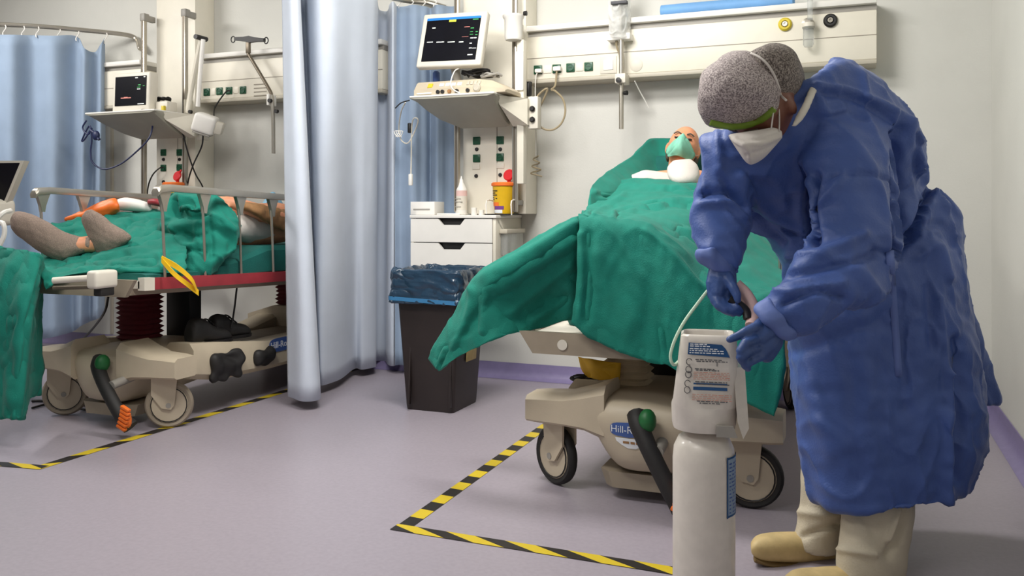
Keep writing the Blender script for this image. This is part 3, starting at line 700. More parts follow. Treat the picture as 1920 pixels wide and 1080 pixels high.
MB().rev([(.03, 0), (.034, .004), (.034, .14), (.03, .155), (.013, .19), (.011, .205), (.006, .212), (.004, .226), (1e-4, .228)], (xc, 4.55, zt), n=26).build('bottle_body', 'white', t, 50)
MB().rev([(.0346, .11), (.0346, .142)], (xc, 4.55, zt), n=26, cap=False).build('pink_band', 'pink', t)
MB().rev([(.0346, .03), (.0346, .108)], (xc, 4.55, zt), n=26, cap=False).build('bottle_label', 'offwhite', t)
mb = MB()
for k, z in enumerate((.092, .074, .045)): mb.bb((xc-.024, 4.5135, zt+z), (xc+.012+.01*(k % 2), 4.518, zt+z+.004))
mb.build('label_print', 'grey', t, kind='stuff')
for px, h, l in ((889, .042, 'taller'), (900, .028, 'shorter')):
    xq = dpx(px, 4.52); o = MB().rev([(.016, 0), (.018, .004), (.016, h-.01), (.017, h-.008), (.017, h), (1e-4, h)], (xq, 4.52+.02*(l == 'shorter'), zt), n=20).build('plastic_cup', 'white'); tag(o, l+' small white plastic cup beside the sharps box on the drawer cabinet', 'cup')
# sharps container
def sharps(xc, yc, zt, label, full=True):
    t = thing('sharps_container', label, 'sharps box', (xc, yc, zt))
    prof = [(.052, 0), (.056, .006), (.066, .16), (.067, .162), (1e-4, .162)]
    MB().rev(prof, (xc, yc, zt), n=30).build('container_body', 'yellow', t)
    MB().rev([(.07, .158), (.073, .162), (.073, .174), (.066, .18), (1e-4, .18)], (xc, yc, zt), n=30).build('container_rim', 'orange', t, label='orange-red rim')
    lid = MB(); M = Matrix.Rotation(math.radians(-38), 3, 'Y')
    lid.rev([(.03, -.008), (.034, -.004), (.034, .004), (.03, .008), (1e-4, .008)], (xc+.03, yc, zt+.222), M@Vector((.1, -.94, .3)), 22)
    lid.box((xc+.032, yc, zt+.19), (.022, .012, .03), .003).box((xc+.055, yc, zt+.25), (.012, .012, .03), .003, Matrix.Rotation(.5, 3, 'Y'))
    lid.build('hinged_lid', 'red', t, label='red open lid')
    if full:
        def wrap(a0, a1, z0, z1, m, nm, e=.0012):
            rows = []
            for z in (z0, z1):
                r = .056+(.066-.056)*(z-.006)/.154+e
                rows.append([(xc+r*math.cos(a), yc+r*math.sin(a), zt+z) for a in np.linspace(a0, a1, 14)])
            MB().grid(rows).build(nm, m, t, label=nm.replace('_', ' '))
        m0 = -1.95
        wrap(m0-.75, m0+.25, .045, .066, 'orange', 'orange_label')
        wrap(m0-.35, m0+.75, .025, .045, 'purple', 'purple_label')
        wrap(m0-.5, m0+.6, .004, .024, 'print_white', 'white_label')
        mb = MB()
        for r_, (z, a, b_) in enumerate(((.128, -.7, .15), (.116, -.7, -.1), (.104, -.7, .1), (.09, -.7, -.35), (.08, -.68, -.3), (.085, -.1, .1))):
            rr = .056+.01*(z-.006)/.154+.0015
            rows = [[(xc+rr*math.cos(m0+q), yc+rr*math.sin(m0+q), zt+z+dz) for q in np.linspace(a, b_, 8)] for dz in (0, .006)]
            mb.grid(rows)
        mb.build('label_print', 'dark', t, kind='stuff')
    return t
xc = dpx(945, 4.55)
sharps(xc, 4.55, zt+.006, 'yellow sharps container with red flip lid on the drawer cabinet')
t = thing('sharps_holder', 'white wire holder with dark base around the yellow sharps container', 'holder', (xc, 4.55, zt))
MB().bb((xc-.085, 4.475, zt), (xc+.06, 4.64, zt+.006), .002).build('holder_base', 'dark', t)
for a in (-.078, .075):
    MB().tube([(xc+a, 4.48, zt), (xc+a, 4.48, zt+.08), (xc+a, 4.6, zt+.08)], .004, 6, 3).build('holder_wire', 'white', t)
sx = PY(330, 345, 4.52)
sharps(sx.x, 4.50, 1.02, 'sharps box with red lid behind the left bed rail, mostly hidden', False)
o = MB().bb((sx.x-.12, 4.40, 1.0), (sx.x+.12, 4.628, 1.02), .004).bb((sx.x-.05, 4.61, .92), (sx.x+.05, 4.628, 1.01)).build('wall_bracket', 'steel'); tag(o, 'steel bracket shelf under the red-lidded sharps box', 'shelf')

# ------------------------------------------------------------------ waste bin
t = thing('waste_bin', 'black square pedal waste bin with blue liner under the drawer cabinet', 'bin', (-1.98, 4.0, 0))
def rrect(cx, cy, hx, hy, r, z, n=5):
    o = []
    for k, (sx_, sy_) in enumerate(((1, 1), (-1, 1), (-1, -1), (1, -1))):
        for j in range(n):
            a = k*math.pi/2+j*math.pi/2/(n-1)
            o.append(Vector((cx+sx_*(hx-r)+r*math.cos(a), cy+sy_*(hy-r)+r*math.sin(a), z)))
    return o
bx, by = -1.985, 4.0
MB().loft([rrect(bx, by, .132, .145, .02, 0), rrect(bx, by, .135, .148, .02, .02), rrect(bx, by, .168, .178, .022, .56), rrect(bx, by, .176, .186, .022, .565), rrect(bx, by, .18, .19, .022, .68), rrect(bx, by, .16, .17, .02, .68), rrect(bx, by, .15, .16, .02, .6)]).build('bin_body', 'bin', t)
MB().box((bx-.10, by-.157, .28), (.012, .02, .5), .004, Matrix.Rotation(-.055, 3, 'X')).box((bx+.125, by-.152, .28), (.012, .02, .5), .004, Matrix.Rotation(-.055, 3, 'X')).build('bin_rib', 'bin', t)
rings = []
for k, (e, z) in enumerate(((-.03, .64), (-.012, .70), (.004, .716), (.012, .705), (.014, .66), (.016, .6), (.02, .555), (.022, .545))):
    rings.append(rrect(bx, by, .18+e, .19+e, .03, z, 9))
me = finish(MB().loft(rings, cap=False).mesh(), sub=3, solid=.003); ruffle(me, 5, .006, 4, (1, 1, .6)); rumple(me, 7, .009, 6)
place(me, 'bin_liner', 'liner', t, 180, label='dark blue plastic liner folded over the rim')
r2 = [[p+Vector((0, 0, dz+.008*math.sin(7*p.x+3*p.y))) for p in rrect(bx, by, .18+.0265, .19+.0265, .03, .553, 12)] for dz in (0, .02)]
MB().loft(r2, cap=False).build('liner_hem', 'liner_edge', t, 180, label='lighter blue liner hem')
me = MB().box((bx+.16, by+.02, .32), (.004, .12, .16), .001, Matrix.Rotation(.055, 3, 'Y')); me.build('yellow_sticker', 'sticker', t, label='worn yellow sticker')

# ------------------------------------------------------------------ floor tape
tape_mat('tape_side', -.1, .155, .25); tape_mat('tape_front', 2.3, .2, .55); tape_mat('tape_left', .9, .235, .1)
def strip(pts, w_, m, parent):
    a, b_ = Vector(pts[0]), Vector(pts[1]); d = (b_-a); L = d.length; d.normalize(); n = Vector((-d.y, d.x, 0))
    me = MB().quad(a+n*w_/2, a-n*w_/2, b_-n*w_/2, b_+n*w_/2).mesh()
    uv = me.uv_layers.new(name='UVMap')
    for lp in me.loops:
        v = me.vertices[lp.vertex_index].co-a; uv.data[lp.index].uv = (v.dot(d), v.dot(n)+w_/2)
    return place(me, 'tape_strip', m, parent)
za = .0015
A = PZ(754, 990, za); Bp = PZ(998, 816, za); Cp = PZ(1262, 1070, za)
t = thing('floor_tape', 'yellow and black hazard tape on the floor around the bed with the bald patient', 'floor tape', A)
d1 = (Bp-A).normalized(); d2 = (Cp-A).normalized()
strip((A-d1*.02, A+d1*2.35), .052, 'tape_side', t)
strip((A-d2*.03+Vector((0, 0, .0006)), A+d2*1.45+Vector((0, 0, .0006))), .052, 'tape_front', t)
A = PZ(75, 876, za); Bp = PZ(284, 811, za); Cp = PZ(0, 870, za)
t = thing('floor_tape', 'yellow and black hazard tape on the floor around the left bed', 'floor tape', A)
d1 = (Bp-A).normalized(); d2 = (Cp-A).normalized()
strip((A-d1*.01, A+d1*2.3), .05, 'tape_left', t)
strip((A-d2*.02+Vector((0, 0, .0006)), A+d2*1.3+Vector((0, 0, .0006))), .05, 'tape_front', t)

# ------------------------------------------------------------------ hospital beds
t_hull = []
def make_bed(label, cx, yf, dz, tilt, bellows, wheel_yaw, wy=.25, badge_front=True, side_rails=(), boff=0, ped=(0, .13), track=(-.36, .335)):
    t = thing('hospital_bed', label, 'bed', (cx, yf+1, 0))
    def L(x, y, z): return Vector((cx+x, yf+boff+y, z))
    def D(x, y, z): return Vector((cx+x, yf+y, dz+z+tilt*y))          # on the (tilting) deck
    # moulded base: foot hull, arms to the casters, long side beams, head hull
    prof = [(-.22, .305), (-.16, .352), (0, .362), (.16, .352), (.22, .305), (.19, .22), (.11, .115), (0, .10), (-.11, .115), (-.19, .22)]
    def ring(y, s, zc=.26):
        return [L(x*s, y, zc+(z-.26)*s) for x, z in cr([(a, b_) for a, b_ in prof], 4, True)]
    hull = MB().loft([ring(.04, .25), ring(.05, .62), ring(.075, .86), ring(.12, .97), ring(.2, 1.0), ring(.42, .98), ring(.6, .9), ring(.66, .6)]).build('base_hull', 'bedplastic', t, 60)
    t_hull[:] = [bvh(hull)]
    MB().loft([[L(x*s, y, z) for x, z in ((-.17, .1), (.17, .1), (.15, .045), (-.15, .045))] for y, s in ((.1, .8), (.13, 1), (.4, 1))]).build('base_skirt', 'bedplastic_dark', t)
    for hx in (-.06, .05): MB().cyl(L(hx, .128, .075), L(hx, .118, .075), .013, n=12).build('skirt_bolt', 'dark', t)
    for s in (-1, 1):
        secs = []
        for x, z0, z1, hw in ((.14, .21, .40, .11), (.22, .235, .37, .10), (.30, .24, .348, .085), (.40, .243, .343, .078), (.445, .245, .338, .07)):
            secs.append([L(s*x, wy-.03-hw+q[0]*2*hw, z0+(z1-z0)*q[1]) for q in ((0, .1), (0, .85), (.12, 1), (.88, 1), (1, .85), (1, .1), (.9, 0), (.1, 0))])
        MB().loft(secs).build('base_arm', 'bedplastic', t, 40)
        secs = []
        for y, z0, z1 in ((.3, .20, .37), (.5, .16, .35), (.9, .15, .30), (1.4, .15, .30), (1.7, .17, .36), (1.95, .2, .36)):
            secs.append([L(s*q[0], y, z0+(z1-z0)*q[1]) for q in ((.18, 0), (.32, 0), (.345, .15), (.345, .8), (.32, 1), (.2, 1), (.18, .9))])
        MB().loft(secs).build('base_side_beam', 'bedplastic', t, 40)
    MB().bb(L(-.2, .5, .22), L(.2, 1.8, .27), .01).build('base_tray', 'bedplastic_dark', t)
    MB().loft([[L(x, y, z) for x, z in ((-.4, .24), (-.4, .34), (-.2, .4), (.2, .4), (.4, .34), (.4, .24))] for y in (1.62, 1.9)]).build('base_head_hull', 'bedplastic', t, 40)
    # casters
    for k, (x, y) in enumerate(((track[0], wy), (track[1], wy), (-.36, 1.78), (.36, 1.78))):
        yaw = wheel_yaw[k]; ax = Vector((math.cos(yaw), math.sin(yaw), 0)); c = L(x, y, .108)
        cs = MB().rev([(.02, -.02), (.083, -.018), (.086, -.012), (.086, .012), (.083, .018), (.02, .02)], c, ax, 30).build('caster_wheel', 'bedplastic', t, 30)
        MB().rev([(.085, -.0165), (.098, -.019), (.106, -.012), (.108, 0), (.106, .012), (.098, .019), (.085, .0165)], c, ax, 34, False).build('tyre', 'black_rubber' if k in (0, 3) and badge_front or k == 1 and badge_front else 'bedplastic_dark', cs, 50)
        MB().tube([c+ax*.0195+Vector((-ax.y*.079*math.cos(a), ax.x*.079*math.cos(a), .079*math.sin(a))) for a in np.linspace(0, 2*math.pi, 24)[:-1]],   .0026, 5, 1, True).tube([c-ax*.0195+Vector((-ax.y*.079*math.cos(a), ax.x*.079*math.cos(a), .079*math.sin(a))) for a in np.linspace(0, 2*math.pi, 24)[:-1]], .0026, 5, 1, True).build('wheel_groove', 'dark', cs)
        side = Vector((-ax.y, ax.x, 0)); 
        if side.y > 0: side = -side
        fk = MB()
        for sg in (-1, 1):
            o_ = ax*sg*.03
            fk.loft([[c+o_*q+side*a+Vector((0, 0, z)) for a, z in ((-.04, .15), (.075, .15), (.075, .05), (.03, -.012), (-.01, -.02), (-.026, .0))] for q in (.82, 1.12)])
        fk.box(c+Vector((0, 0, .135)), (.085, .085, .03), .01, Matrix.Rotation(yaw, 3, 'Z'))
        fk.build('caster_fork', 'bedplastic', cs, 40)
        MB().cyl(c-ax*.036, c+ax*.036, .012, n=12).build('axle_cap', 'grey', cs)
    # brake pedal across the foot hull
    pa, pb = ped; q_ = lambda f: pa+(pb-pa)*f
    pd = MB().tube([L(q_(-.12), .03, .318), L(q_(0), -.005, .29), L(q_(.35), -.035, .215), L(q_(.78), -.05, .12), L(q_(1), -.05, .075), L(q_(1.12), -.045, .05)], lambda f: .036-.007*math.sin(f*3.14), 12, 5).build('brake_pedal', 'black_rubber', t, 60)
    MB().ell(L(q_(0)+.026, -.006, .312), (.03, .036, .04), None, 14, 8).build('green_pad', 'pad_green', pd, label='green pad')
    mb = MB()
    for k in range(6): mb.box(L(q_(1)+.02+.016*math.cos(k*.4), -.085, .14-k*.017), (.05, .02, .014), .004, Matrix.Rotation(.4, 3, 'Y'))
    mb.ell(L(q_(1)+.022, -.07, .1), (.026, .02, .05), Matrix.Rotation(-.35, 3, 'Y'), 14, 8).build('orange_pad', 'orange', pd, label='orange ribbed pad')
    MB().cyl(L(q_(.5), .1, .24), L(q_(.5), -.03, .22), .02, n=14).build('pedal_pivot', 'grey', pd)
    # lifting columns
    for (bx_, by_) in ((-.13, .44 if bellows == 'bellows_red' else .37), (-.13, 1.74)):
        rings = []; zt_ = dz-.05+tilt*by_; z = .30; k = 0
        while z < zt_:
            h = (.098 if k % 2 else .082)*(1.0 if bellows == 'bellows_red' else .88)
            rings.append(rrect(cx+bx_+.004*math.sin(k), yf+boff+by_, h, h*.9, .04, z)); z += .0125; k += 1
        MB().loft(rings).build('bellows', bellows, t, 20)
    MB().bb(L(-.13, .62, .3), D(.03, .86, -.05), .008).build('lift_mast', 'dark', t)
    # deck
    def plate_(x0, x1, y0, y1, z0, z1, m_, nm, bev=.006, lab=None):
        q = MB(); q.loft([[D(x0, y, z0), D(x1, y, z0), D(x1, y, z1), D(x0, y, z1)] for y in (y0, y1)])
        return q.build(nm, m_, t, label=lab)
    plate_(-.36, .36, .04, 2.0, -.05, -.02, 'bedplastic_dark', 'deck_frame')
    plate_(-.40, .40, .06, 2.0, -.02, .012, 'offwhite', 'deck_panel')
    MB().prism([D(-.43, 0, .02), D(.43, 0, .02), D(.38, 0, -.055), D(-.38, 0, -.055)], (0, .02, 0)).build('foot_plate', 'bedplastic_dark', t)
    MB().cyl(D(-.27, .0, -.02), D(-.27, -.004, -.02), .018, n=18).cyl(D(.27, .0, -.02), D(.27, -.004, -.02), .018, n=18).build('plate_hole', 'offwhite', t)
    for s in (-1, 1):
        q = MB(); q.loft([[D(s*.41+a, y, b_) for a, b_ in ((-.016, -.026), (.016, -.026), (.018, .0), (.016, .026), (-.016, .026), (-.018, 0))] for y in (.12, 1.95)])
        q.build('side_bumper', 'bumper_red', t, 60, label='dark red side bumper')
        q = MB(); q.loft([[D(s*.41+a, y, b_) for a, b_ in ((-.018, -.028), (.018, -.028), (.018, .028), (-.018, .028))] for y in (.06, .12)])
        q.build('bumper_end', 'offwhite', t)
    # side rails
    for (s, y0, y1, n) in side_rails:
        top_ = [D(s*.41, y0-.02, .40), D(s*.41, y0, .418), D(s*.41, y0+.06, .425), D(s*.41, y1-.06, .425), D(s*.41, y1, .418)]
        rl = MB(); rl.loft([[p+Vector((a, 0, b_)) for a, b_ in ((-.018, -.014), (.018, -.014), (.022, .004), (.014, .018), (-.014, .018), (-.022, .004))] for p in top_])
        r_ = rl.build('side_rail', 'steel', t, 50)
        for k in range(n):
            y = y0+.03+(y1-y0-.06)*k/(n-1)
            MB().tube([D(s*.41, y-.012, .40), D(s*.41, y, .2), D(s*.412, y+.008, .0)], .0065, 8, 3).build('rail_post', 'steel', r_)
            MB().loft([[D(s*.41+a, y+q, z) for a, q in ((-.010, -w2), (.010, -w2), (.010, w2), (-.010, w2))] for z, w2 in ((.41, .038), (.385, .027), (.35, .014), (.32, .009))]).build('post_bracket', 'steel', r_)
    return t, L, D
OVAL = lambda w_, h_: [(w_/2*math.copysign(abs(math.cos(a))**.5, math.cos(a)), h_/2*math.copysign(abs(math.sin(a))**.7, math.sin(a))) for a in np.linspace(0, 2*math.pi, 28)[:-1]]
def badge(parent, M, w_, h_, txt, size, sub=True):
    MB().prism([M@Vector((x, y, 0)) for x, y in OVAL(w_, h_)], M.to_3x3()@Vector((0, 0, .002))).build('maker_badge', 'badge_blue', parent, label='blue oval maker badge')
    me = text_mesh(txt, size, M@Matrix.Translation((0, 0, .0026))); place(me, 'badge_lettering', 'print_white', parent, label='white lettering')
# right-hand bed
bed1, L1, D1 = make_bed('beige hospital bed with the bald patient, black and yellow tape around it', -.66, 2.80, .565, 0, 'bellows_beige', (1.0, 1.6, .2, .3), wy=.2,
                        side_rails=((1, .42, 1.0, 4), (1, 1.1, 1.75, 4)))
hullt = list(t_hull)
def decal(me, trees, off, back=(0, 1, 0)):       # press a flat print onto the moulded surface behind it
    d = Vector(back)
    for v in me.vertices:
        h = trees[0].ray_cast(v.co-d*.5, d)
        if h[0] is not None: v.co = h[0]-d*off
    return me
c = PY(1172, 812, 2.80)
def oval_grid(w_, h_, n=9):
    rows = []
    for k in range(-n, n+1):
        z = h_/2*k/n; hw = w_/2*(1-abs(k/n)**4)**.5*.98+.002
        rows.append([(c.x+hw*q, 2.6, c.z+z) for q in np.linspace(-1, 1, 24)])
    return rows
place(decal(MB().grid(oval_grid(.125, .05)).mesh(), hullt, .0025), 'maker_badge', 'badge_blue', bed1, label='blue oval maker badge')
me = text_mesh('Hill-Rom', .034, frame((c.x, 2.6, c.z), (1, 0, 0), (0, 0, 1)), 0); place(decal(me, hullt, .0040), 'badge_lettering', 'print_white', bed1, label='white lettering')
z0 = c.z-.046
place(decal(MB().grid([[(c.x+.012+hw*q, 2.6, z0+dz) for q in np.linspace(-1, 1, 16)] for dz, hw in ((.018, .058), (.006, .054), (-.006, .036), (-.016, .014))]).mesh(), hullt, .0022), 'white_sticker', 'print_white', bed1, label='white sticker under the badge')
mb = MB()
for a, b_ in ((-.03, -.008), (-.003, .012), (.016, .046)): mb.grid([[(c.x+.012+q, 2.6, z0+dz) for q in np.linspace(a, b_, 6)] for dz in (.008, .0)])
place(decal(mb.mesh(), hullt, .0034), 'sticker_print', 'brown', bed1, kind='stuff')
# mattress and raised back section of the right-hand bed
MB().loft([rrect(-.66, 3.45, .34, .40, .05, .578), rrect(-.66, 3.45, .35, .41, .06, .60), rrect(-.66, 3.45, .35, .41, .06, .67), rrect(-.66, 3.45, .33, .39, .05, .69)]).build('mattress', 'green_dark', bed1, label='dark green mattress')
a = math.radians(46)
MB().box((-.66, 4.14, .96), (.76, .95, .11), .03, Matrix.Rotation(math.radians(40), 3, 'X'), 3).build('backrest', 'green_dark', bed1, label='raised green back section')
# yellow sheet of plastic and black cable bundle under the deck
me = finish(MB().grid(net([[P(1083, 668, 3.25), P(1110, 672, 3.2), P(1165, 680, 3.15)], [P(1092, 690, 3.25), P(1115, 690, 3.18), P(1162, 695, 3.15)], [P(1104, 708, 3.25), P(1120, 712, 3.2), P(1160, 712, 3.15)]], 6, 6)).mesh(), solid=.004)
ruffle(me, 9, .006, 2); o = place(me, 'yellow_bag', 'yellow_dull', None, 180); tag(o, 'yellow plastic bag hanging under the right bed deck', 'bag')
loops(P(1098, 722, 3.28)+Vector((0, 0, .02)), .045, 4, .008, 'dark', 'black cable bundle resting on the right bed base', seed=21)

# left-hand bed
bed2, L2, D2 = make_bed('beige hospital bed with dark red bellows and raised side rails, left of the curtain', -3.28, 2.80, .69, -.034, 'bellows_red', (2.15, 2.2, .4, .2), wy=.17, boff=.15, ped=(.07, .28), track=(-.335, .32), badge_front=False,
                        side_rails=((1, .16, 1.25, 5), (-1, .22, 1.0, 4)))
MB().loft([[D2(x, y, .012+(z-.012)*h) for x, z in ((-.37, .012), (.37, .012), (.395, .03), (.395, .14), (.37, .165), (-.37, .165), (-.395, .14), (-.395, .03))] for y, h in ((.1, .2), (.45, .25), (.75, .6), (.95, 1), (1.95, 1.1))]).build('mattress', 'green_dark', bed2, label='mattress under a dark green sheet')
c = PX(523, 645, -2.945)
M = frame((-2.9335, c.y, c.z), (0, 1, 0), (0, 0, 1)); badge(bed2, M, .2, .075, 'Hill-Rom', .05)
# white clamp and tube at the foot corner
MB().bb(PX(170, 508, -2.90)-Vector((.03, 0, 0)), PX(213, 538, -2.90)+Vector((.03, 0, 0)), .014, 3).build('corner_clamp', 'offwhite', bed2)
MB().bb(PX(182, 538, -2.90)-Vector((.022, 0, 0)), PX(208, 553, -2.90)+Vector((.022, 0, 0)), .006).build('clamp_pad', 'black_rubber', bed2)
MB().cyl(P(100, 526, 3.62), P(172, 521, 3.62), .014, n=12).build('foot_bar', 'offwhite', bed2)
MB().cyl(P(100, 540, 3.66), P(180, 538, 3.66), .009, n=12).build('foot_bar', 'steel_dark', bed2)
# yellow strap
t = thing('yellow_strap', 'yellow doubled strap hanging over the red bumper of the left bed', 'strap', PX(370, 550, -2.855))
for off in ((0, 0), (9, -10)):
    s_ = [P(303+off[0]*.1, 487+off[1]*.2, 3.80), P(325+off[0], 512+off[1], 3.78), P(350+off[0], 532+off[1]*.8, 3.80), P(372-off[0]*.3, 549+off[1]*.2, 3.86)]
    rows = [[p+Vector((0, 0, .013)) for p in s_], [p-Vector((0, 0, .013)) for p in s_]]
    place(finish(MB().grid(net(rows, 6, 1)).mesh(), solid=.004), 'strap_band', 'yellow', t, 60)

# ------------------------------------------------------------------ heads, hands
def head_mb(mb, M, s=1.0):
    """head with brow, eye sockets, nose, lips, chin and ears; local -Y is the face, +Z the crown"""
    nu, nv = 56, 40; rings = []
    g = lambda x, z, cx_, cz_, sx_, sz_: math.exp(-((x-cx_)/sx_)**2-((z-cz_)/sz_)**2)
    for i in range(nv+1):
        a = math.pi*min(max(i/nv, .004), .996); R = []
        for k in range(nu):
            b_ = 2*math.pi*k/nu
            x, y, z = math.sin(a)*math.cos(b_), math.sin(a)*math.sin(b_), math.cos(a)
            X, Y, Z = .077*x, .098*y, .118*z
            if Z < 0: X *= 1-.30*(-Z/.118)**1.6; Y = Y*(1-.12*(-Z/.118)) - .012*(-Z/.118)
            if y > 0: Z2 = Z
            if y > 0 and Z < -.02: Y -= .05*min(1, (-Z-.02)/.09)*y
            if y < 0:
                f = 0
                f += .024*g(X, Z, 0, -.028, .012, .022)+.012*g(X, Z, 0, -.003, .008, .02)+.008*g(abs(X), Z, .014, -.036, .009, .01)
                f -= .011*g(abs(X), Z, .031, .008, .017, .013)
                f += .006*g(abs(X), Z, .03, .028, .024, .009)
                f += .007*g(X, Z, 0, -.062, .022, .006)+.007*g(X, Z, 0, -.073, .02, .006)-.003*g(X, Z, 0, -.0675, .026, .003)
                f += .009*g(X, Z, 0, -.1, .02, .014)+.005*g(abs(X), Z, .045, -.025, .02, .02)
                Y -= f
            R.append(M@(Vector((X, Y, Z))*s))
        rings.append(R)
    mb.loft(rings[::-1])
    for sg in (-1, 1):
        R3 = M.to_3x3() @ Matrix.Rotation(sg*.35, 3, 'Z')
        mb.ell(M@(Vector((sg*.078, .012, -.006))*s), (.010*s, .020*s, .034*s), R3, 12, 8)
    return mb
def eyes(M, parent, s=1.0, m='eye'):
    for sg in (-1, 1):
        MB().ell(M@(Vector((sg*.031, -.0865, .007))*s), (.014*s, .007*s, .0055*s), M.to_3x3(), 12, 8).build('eye', m, parent)
        MB().tube([M@(Vector((sg*.014, -.098, .026))*s), M@(Vector((sg*.032, -.099, .032))*s), M@(Vector((sg*.05, -.087, .027))*s)], .0035*s, 6, 4).build('eyebrow', 'hair_grey', parent)

# ------------------------------------------------------------------ right-hand patient
HM = frame(P(1280, 281, 4.30), (1, -.12, -.05), (-.12, .72, -.45))      # x right, y = away from face
hz = Vector((.05, -.30, 1))
fd = (Vector((0, 0, CH+.15))-P(1280, 281, 4.30)).normalized(); fd = (fd+Vector((-.02, 0, .55))).normalized()
xr_ = Vector((1, -.3, .0)); xr_ = (xr_-fd*xr_.dot(fd)).normalized()
HM = Matrix((xr_, -fd, xr_.cross(-fd))).transposed().to_4x4(); HM.translation = P(1281, 279, 4.30)
t = thing('person', 'bald patient in teal face mask lying propped up under green sheets', 'person', (-.72, 3.7, .69))
mb = head_mb(MB(), HM, 1.0)
neckp = HM@Vector((0, .03, -.10))
mb.cap_chain([HM@Vector((0, .02, -.05)), neckp, P(1290, 335, 4.22)], [.06, .055, .06])
sh0, sh1 = P(1195, 350, 4.16), P(1375, 362, 4.05)
mb.cap_chain([sh0, P(1288, 352, 4.14), sh1], [.065, .10, .065])
mb.cap_chain([P(1288, 355, 4.1), P(1290, 415, 3.8), P(1270, 455, 3.55)], [.10, .10, .09])
for sx_, ex, hx in ((sh0, P(1175, 410, 3.9), P(1215, 430, 3.7)), (sh1, P(1380, 440, 3.85), P(1330, 450, 3.7))):
    mb.cap_chain([sx_, ex, hx], [.05, .04, .035])
for kx in (-.1, .1):
    hp = Vector((-.70+kx*.8, 3.6, .77)); mb.cap_chain([hp, Vector((-.70+kx*1.1, 3.25, .77)), Vector((-.72+kx*1.2, 3.06, .75))], [.065, .05, .04])
me = finish(mb.mesh(), voxel=.006, smooth=2)
body = place(me, 'body', 'skin', t, 180); eyes(HM, t)
# shirt / white hospital gown over shoulders
mb = MB().cap_chain([P(1178, 352, 4.14), P(1212, 345, 4.14), P(1250, 352, 4.12), P(1300, 356, 4.12), P(1372, 362, 4.03)], [.055, .07, .075, .09, .07])
mb.cap_chain([P(1290, 372, 4.1), P(1290, 420, 3.86)], [.11, .11])
me = finish(mb.mesh(), voxel=.01, smooth=4); place(me, 'white_shirt', 'mask_white', t, 180, label='white shirt')
# folded teal mask: ridge from nose to both jaw sides
def hp_(x, y, z): return HM@Vector((x, y, z))
G = net([[hp_(-.012, -.112, .006), hp_(0, -.128, .010), hp_(.012, -.112, .006)],
         [hp_(-.045, -.088, -.022), hp_(0, -.142, -.022), hp_(.045, -.088, -.022)],
         [hp_(-.07, -.055, -.05), hp_(0, -.148, -.055), hp_(.07, -.055, -.05)],
         [hp_(-.066, -.05, -.075), hp_(0, -.14, -.085), hp_(.066, -.05, -.075)],
         [hp_(-.05, -.06, -.095), hp_(0, -.11, -.108), hp_(.05, -.06, -.095)]], 10, 8)
me = finish(MB().grid(G).mesh(), solid=.003)
crease(me, [([(1271, 262), (1258, 280), (1246, 292)], 3, -.005), ([(1288, 262), (1300, 282)], 3, -.005), ([(1274, 266), (1262, 286)], 3, .004), ([(1276, 258), (1278, 290)], 3, .005)], True)
place(me, 'face_mask', 'mask_teal', t, 180, label='teal folded face mask')
for sg in (-1, 1):
    MB().tube([hp_(sg*.066, -.055, -.055), hp_(sg*.078, -.01, -.03), hp_(sg*.084, .02, .0)], .002, 5).build('mask_strap', 'mask_white', t)
# short grey hair at the sides
mb = MB()
for sg in (-1, 1): mb.ell(hp_(sg*.066, .035, -.01), (.018, .05, .055), HM.to_3x3(), 14, 10)
mb.ell(hp_(0, .07, -.02), (.06, .035, .06), HM.to_3x3(), 16, 10)
me = finish(mb.mesh(), voxel=.005, smooth=2); ruffle(me, 30, .002); place(me, 'hair', 'hair_grey', t, 180)
mb = MB().sil([((1262, 301), (1295, 298), 4.02, .03), ((1251, 314), (1308, 310), 3.98, .06), ((1253, 332), (1312, 328), 3.94, .065), ((1262, 344), (1308, 341), 3.92, .05), ((1272, 349), (1300, 348), 3.92, .02)], 26, 5)
me = finish(mb.mesh(), voxel=.005, smooth=3); place(me, 'chin_mask', 'mask_white', t, 180, label='white cup mask pulled down below the chin')

# ------------------------------------------------------------------ green sheets on the right-hand bed
def sheet(name, label, rows, lines=(), nu=10, nv=10, th=.006, rip=.004, seed=0, m='green', sc=5, parent=None, stretch=(1, 1, 1), rum=0):
    me = finish(MB().grid(net([[P(*q) for q in r] for r in rows], nu, nv)).mesh(), solid=th)
    ruffle(me, sc, rip, seed, stretch); ruffle(me, sc*3.1, rip*.35, seed+1)
    if rum: rumple(me, sc*.8, rum, seed+5)
    if lines: crease(me, lines, True)
    o = place(me, name, m, parent, 180)
    return tag(o, label, 'sheet') if parent is None else o
sheet('green_sheet', 'green sheet spread over the raised back section behind the bald patient',
      [[(1110, 346, 3.72), (1140, 321, 4.0), (1180, 296, 4.3), (1216, 263, 4.56), (1245, 259, 4.64), (1330, 262, 4.60)],
       [(1104, 370, 3.58), (1150, 350, 3.86), (1195, 330, 4.18), (1232, 315, 4.42), (1262, 310, 4.46), (1340, 315, 4.42)],
       [(1106, 400, 3.52), (1160, 385, 3.76), (1210, 375, 4.0), (1250, 372, 4.2), (1290, 372, 4.24), (1350, 372, 4.22)]],
      [([(1116, 362), (1132, 376), (1150, 384)], 6, .012), ([(1122, 366), (1150, 368)], 5, -.010)], 10, 12, seed=4, rip=.003)
ridge = [(1085, 405, 2.96), (1140, 411, 2.93), (1200, 420, 2.90), (1250, 450, 2.86), (1318, 526, 2.80), (1400, 552, 2.74), (1470, 560, 2.72)]
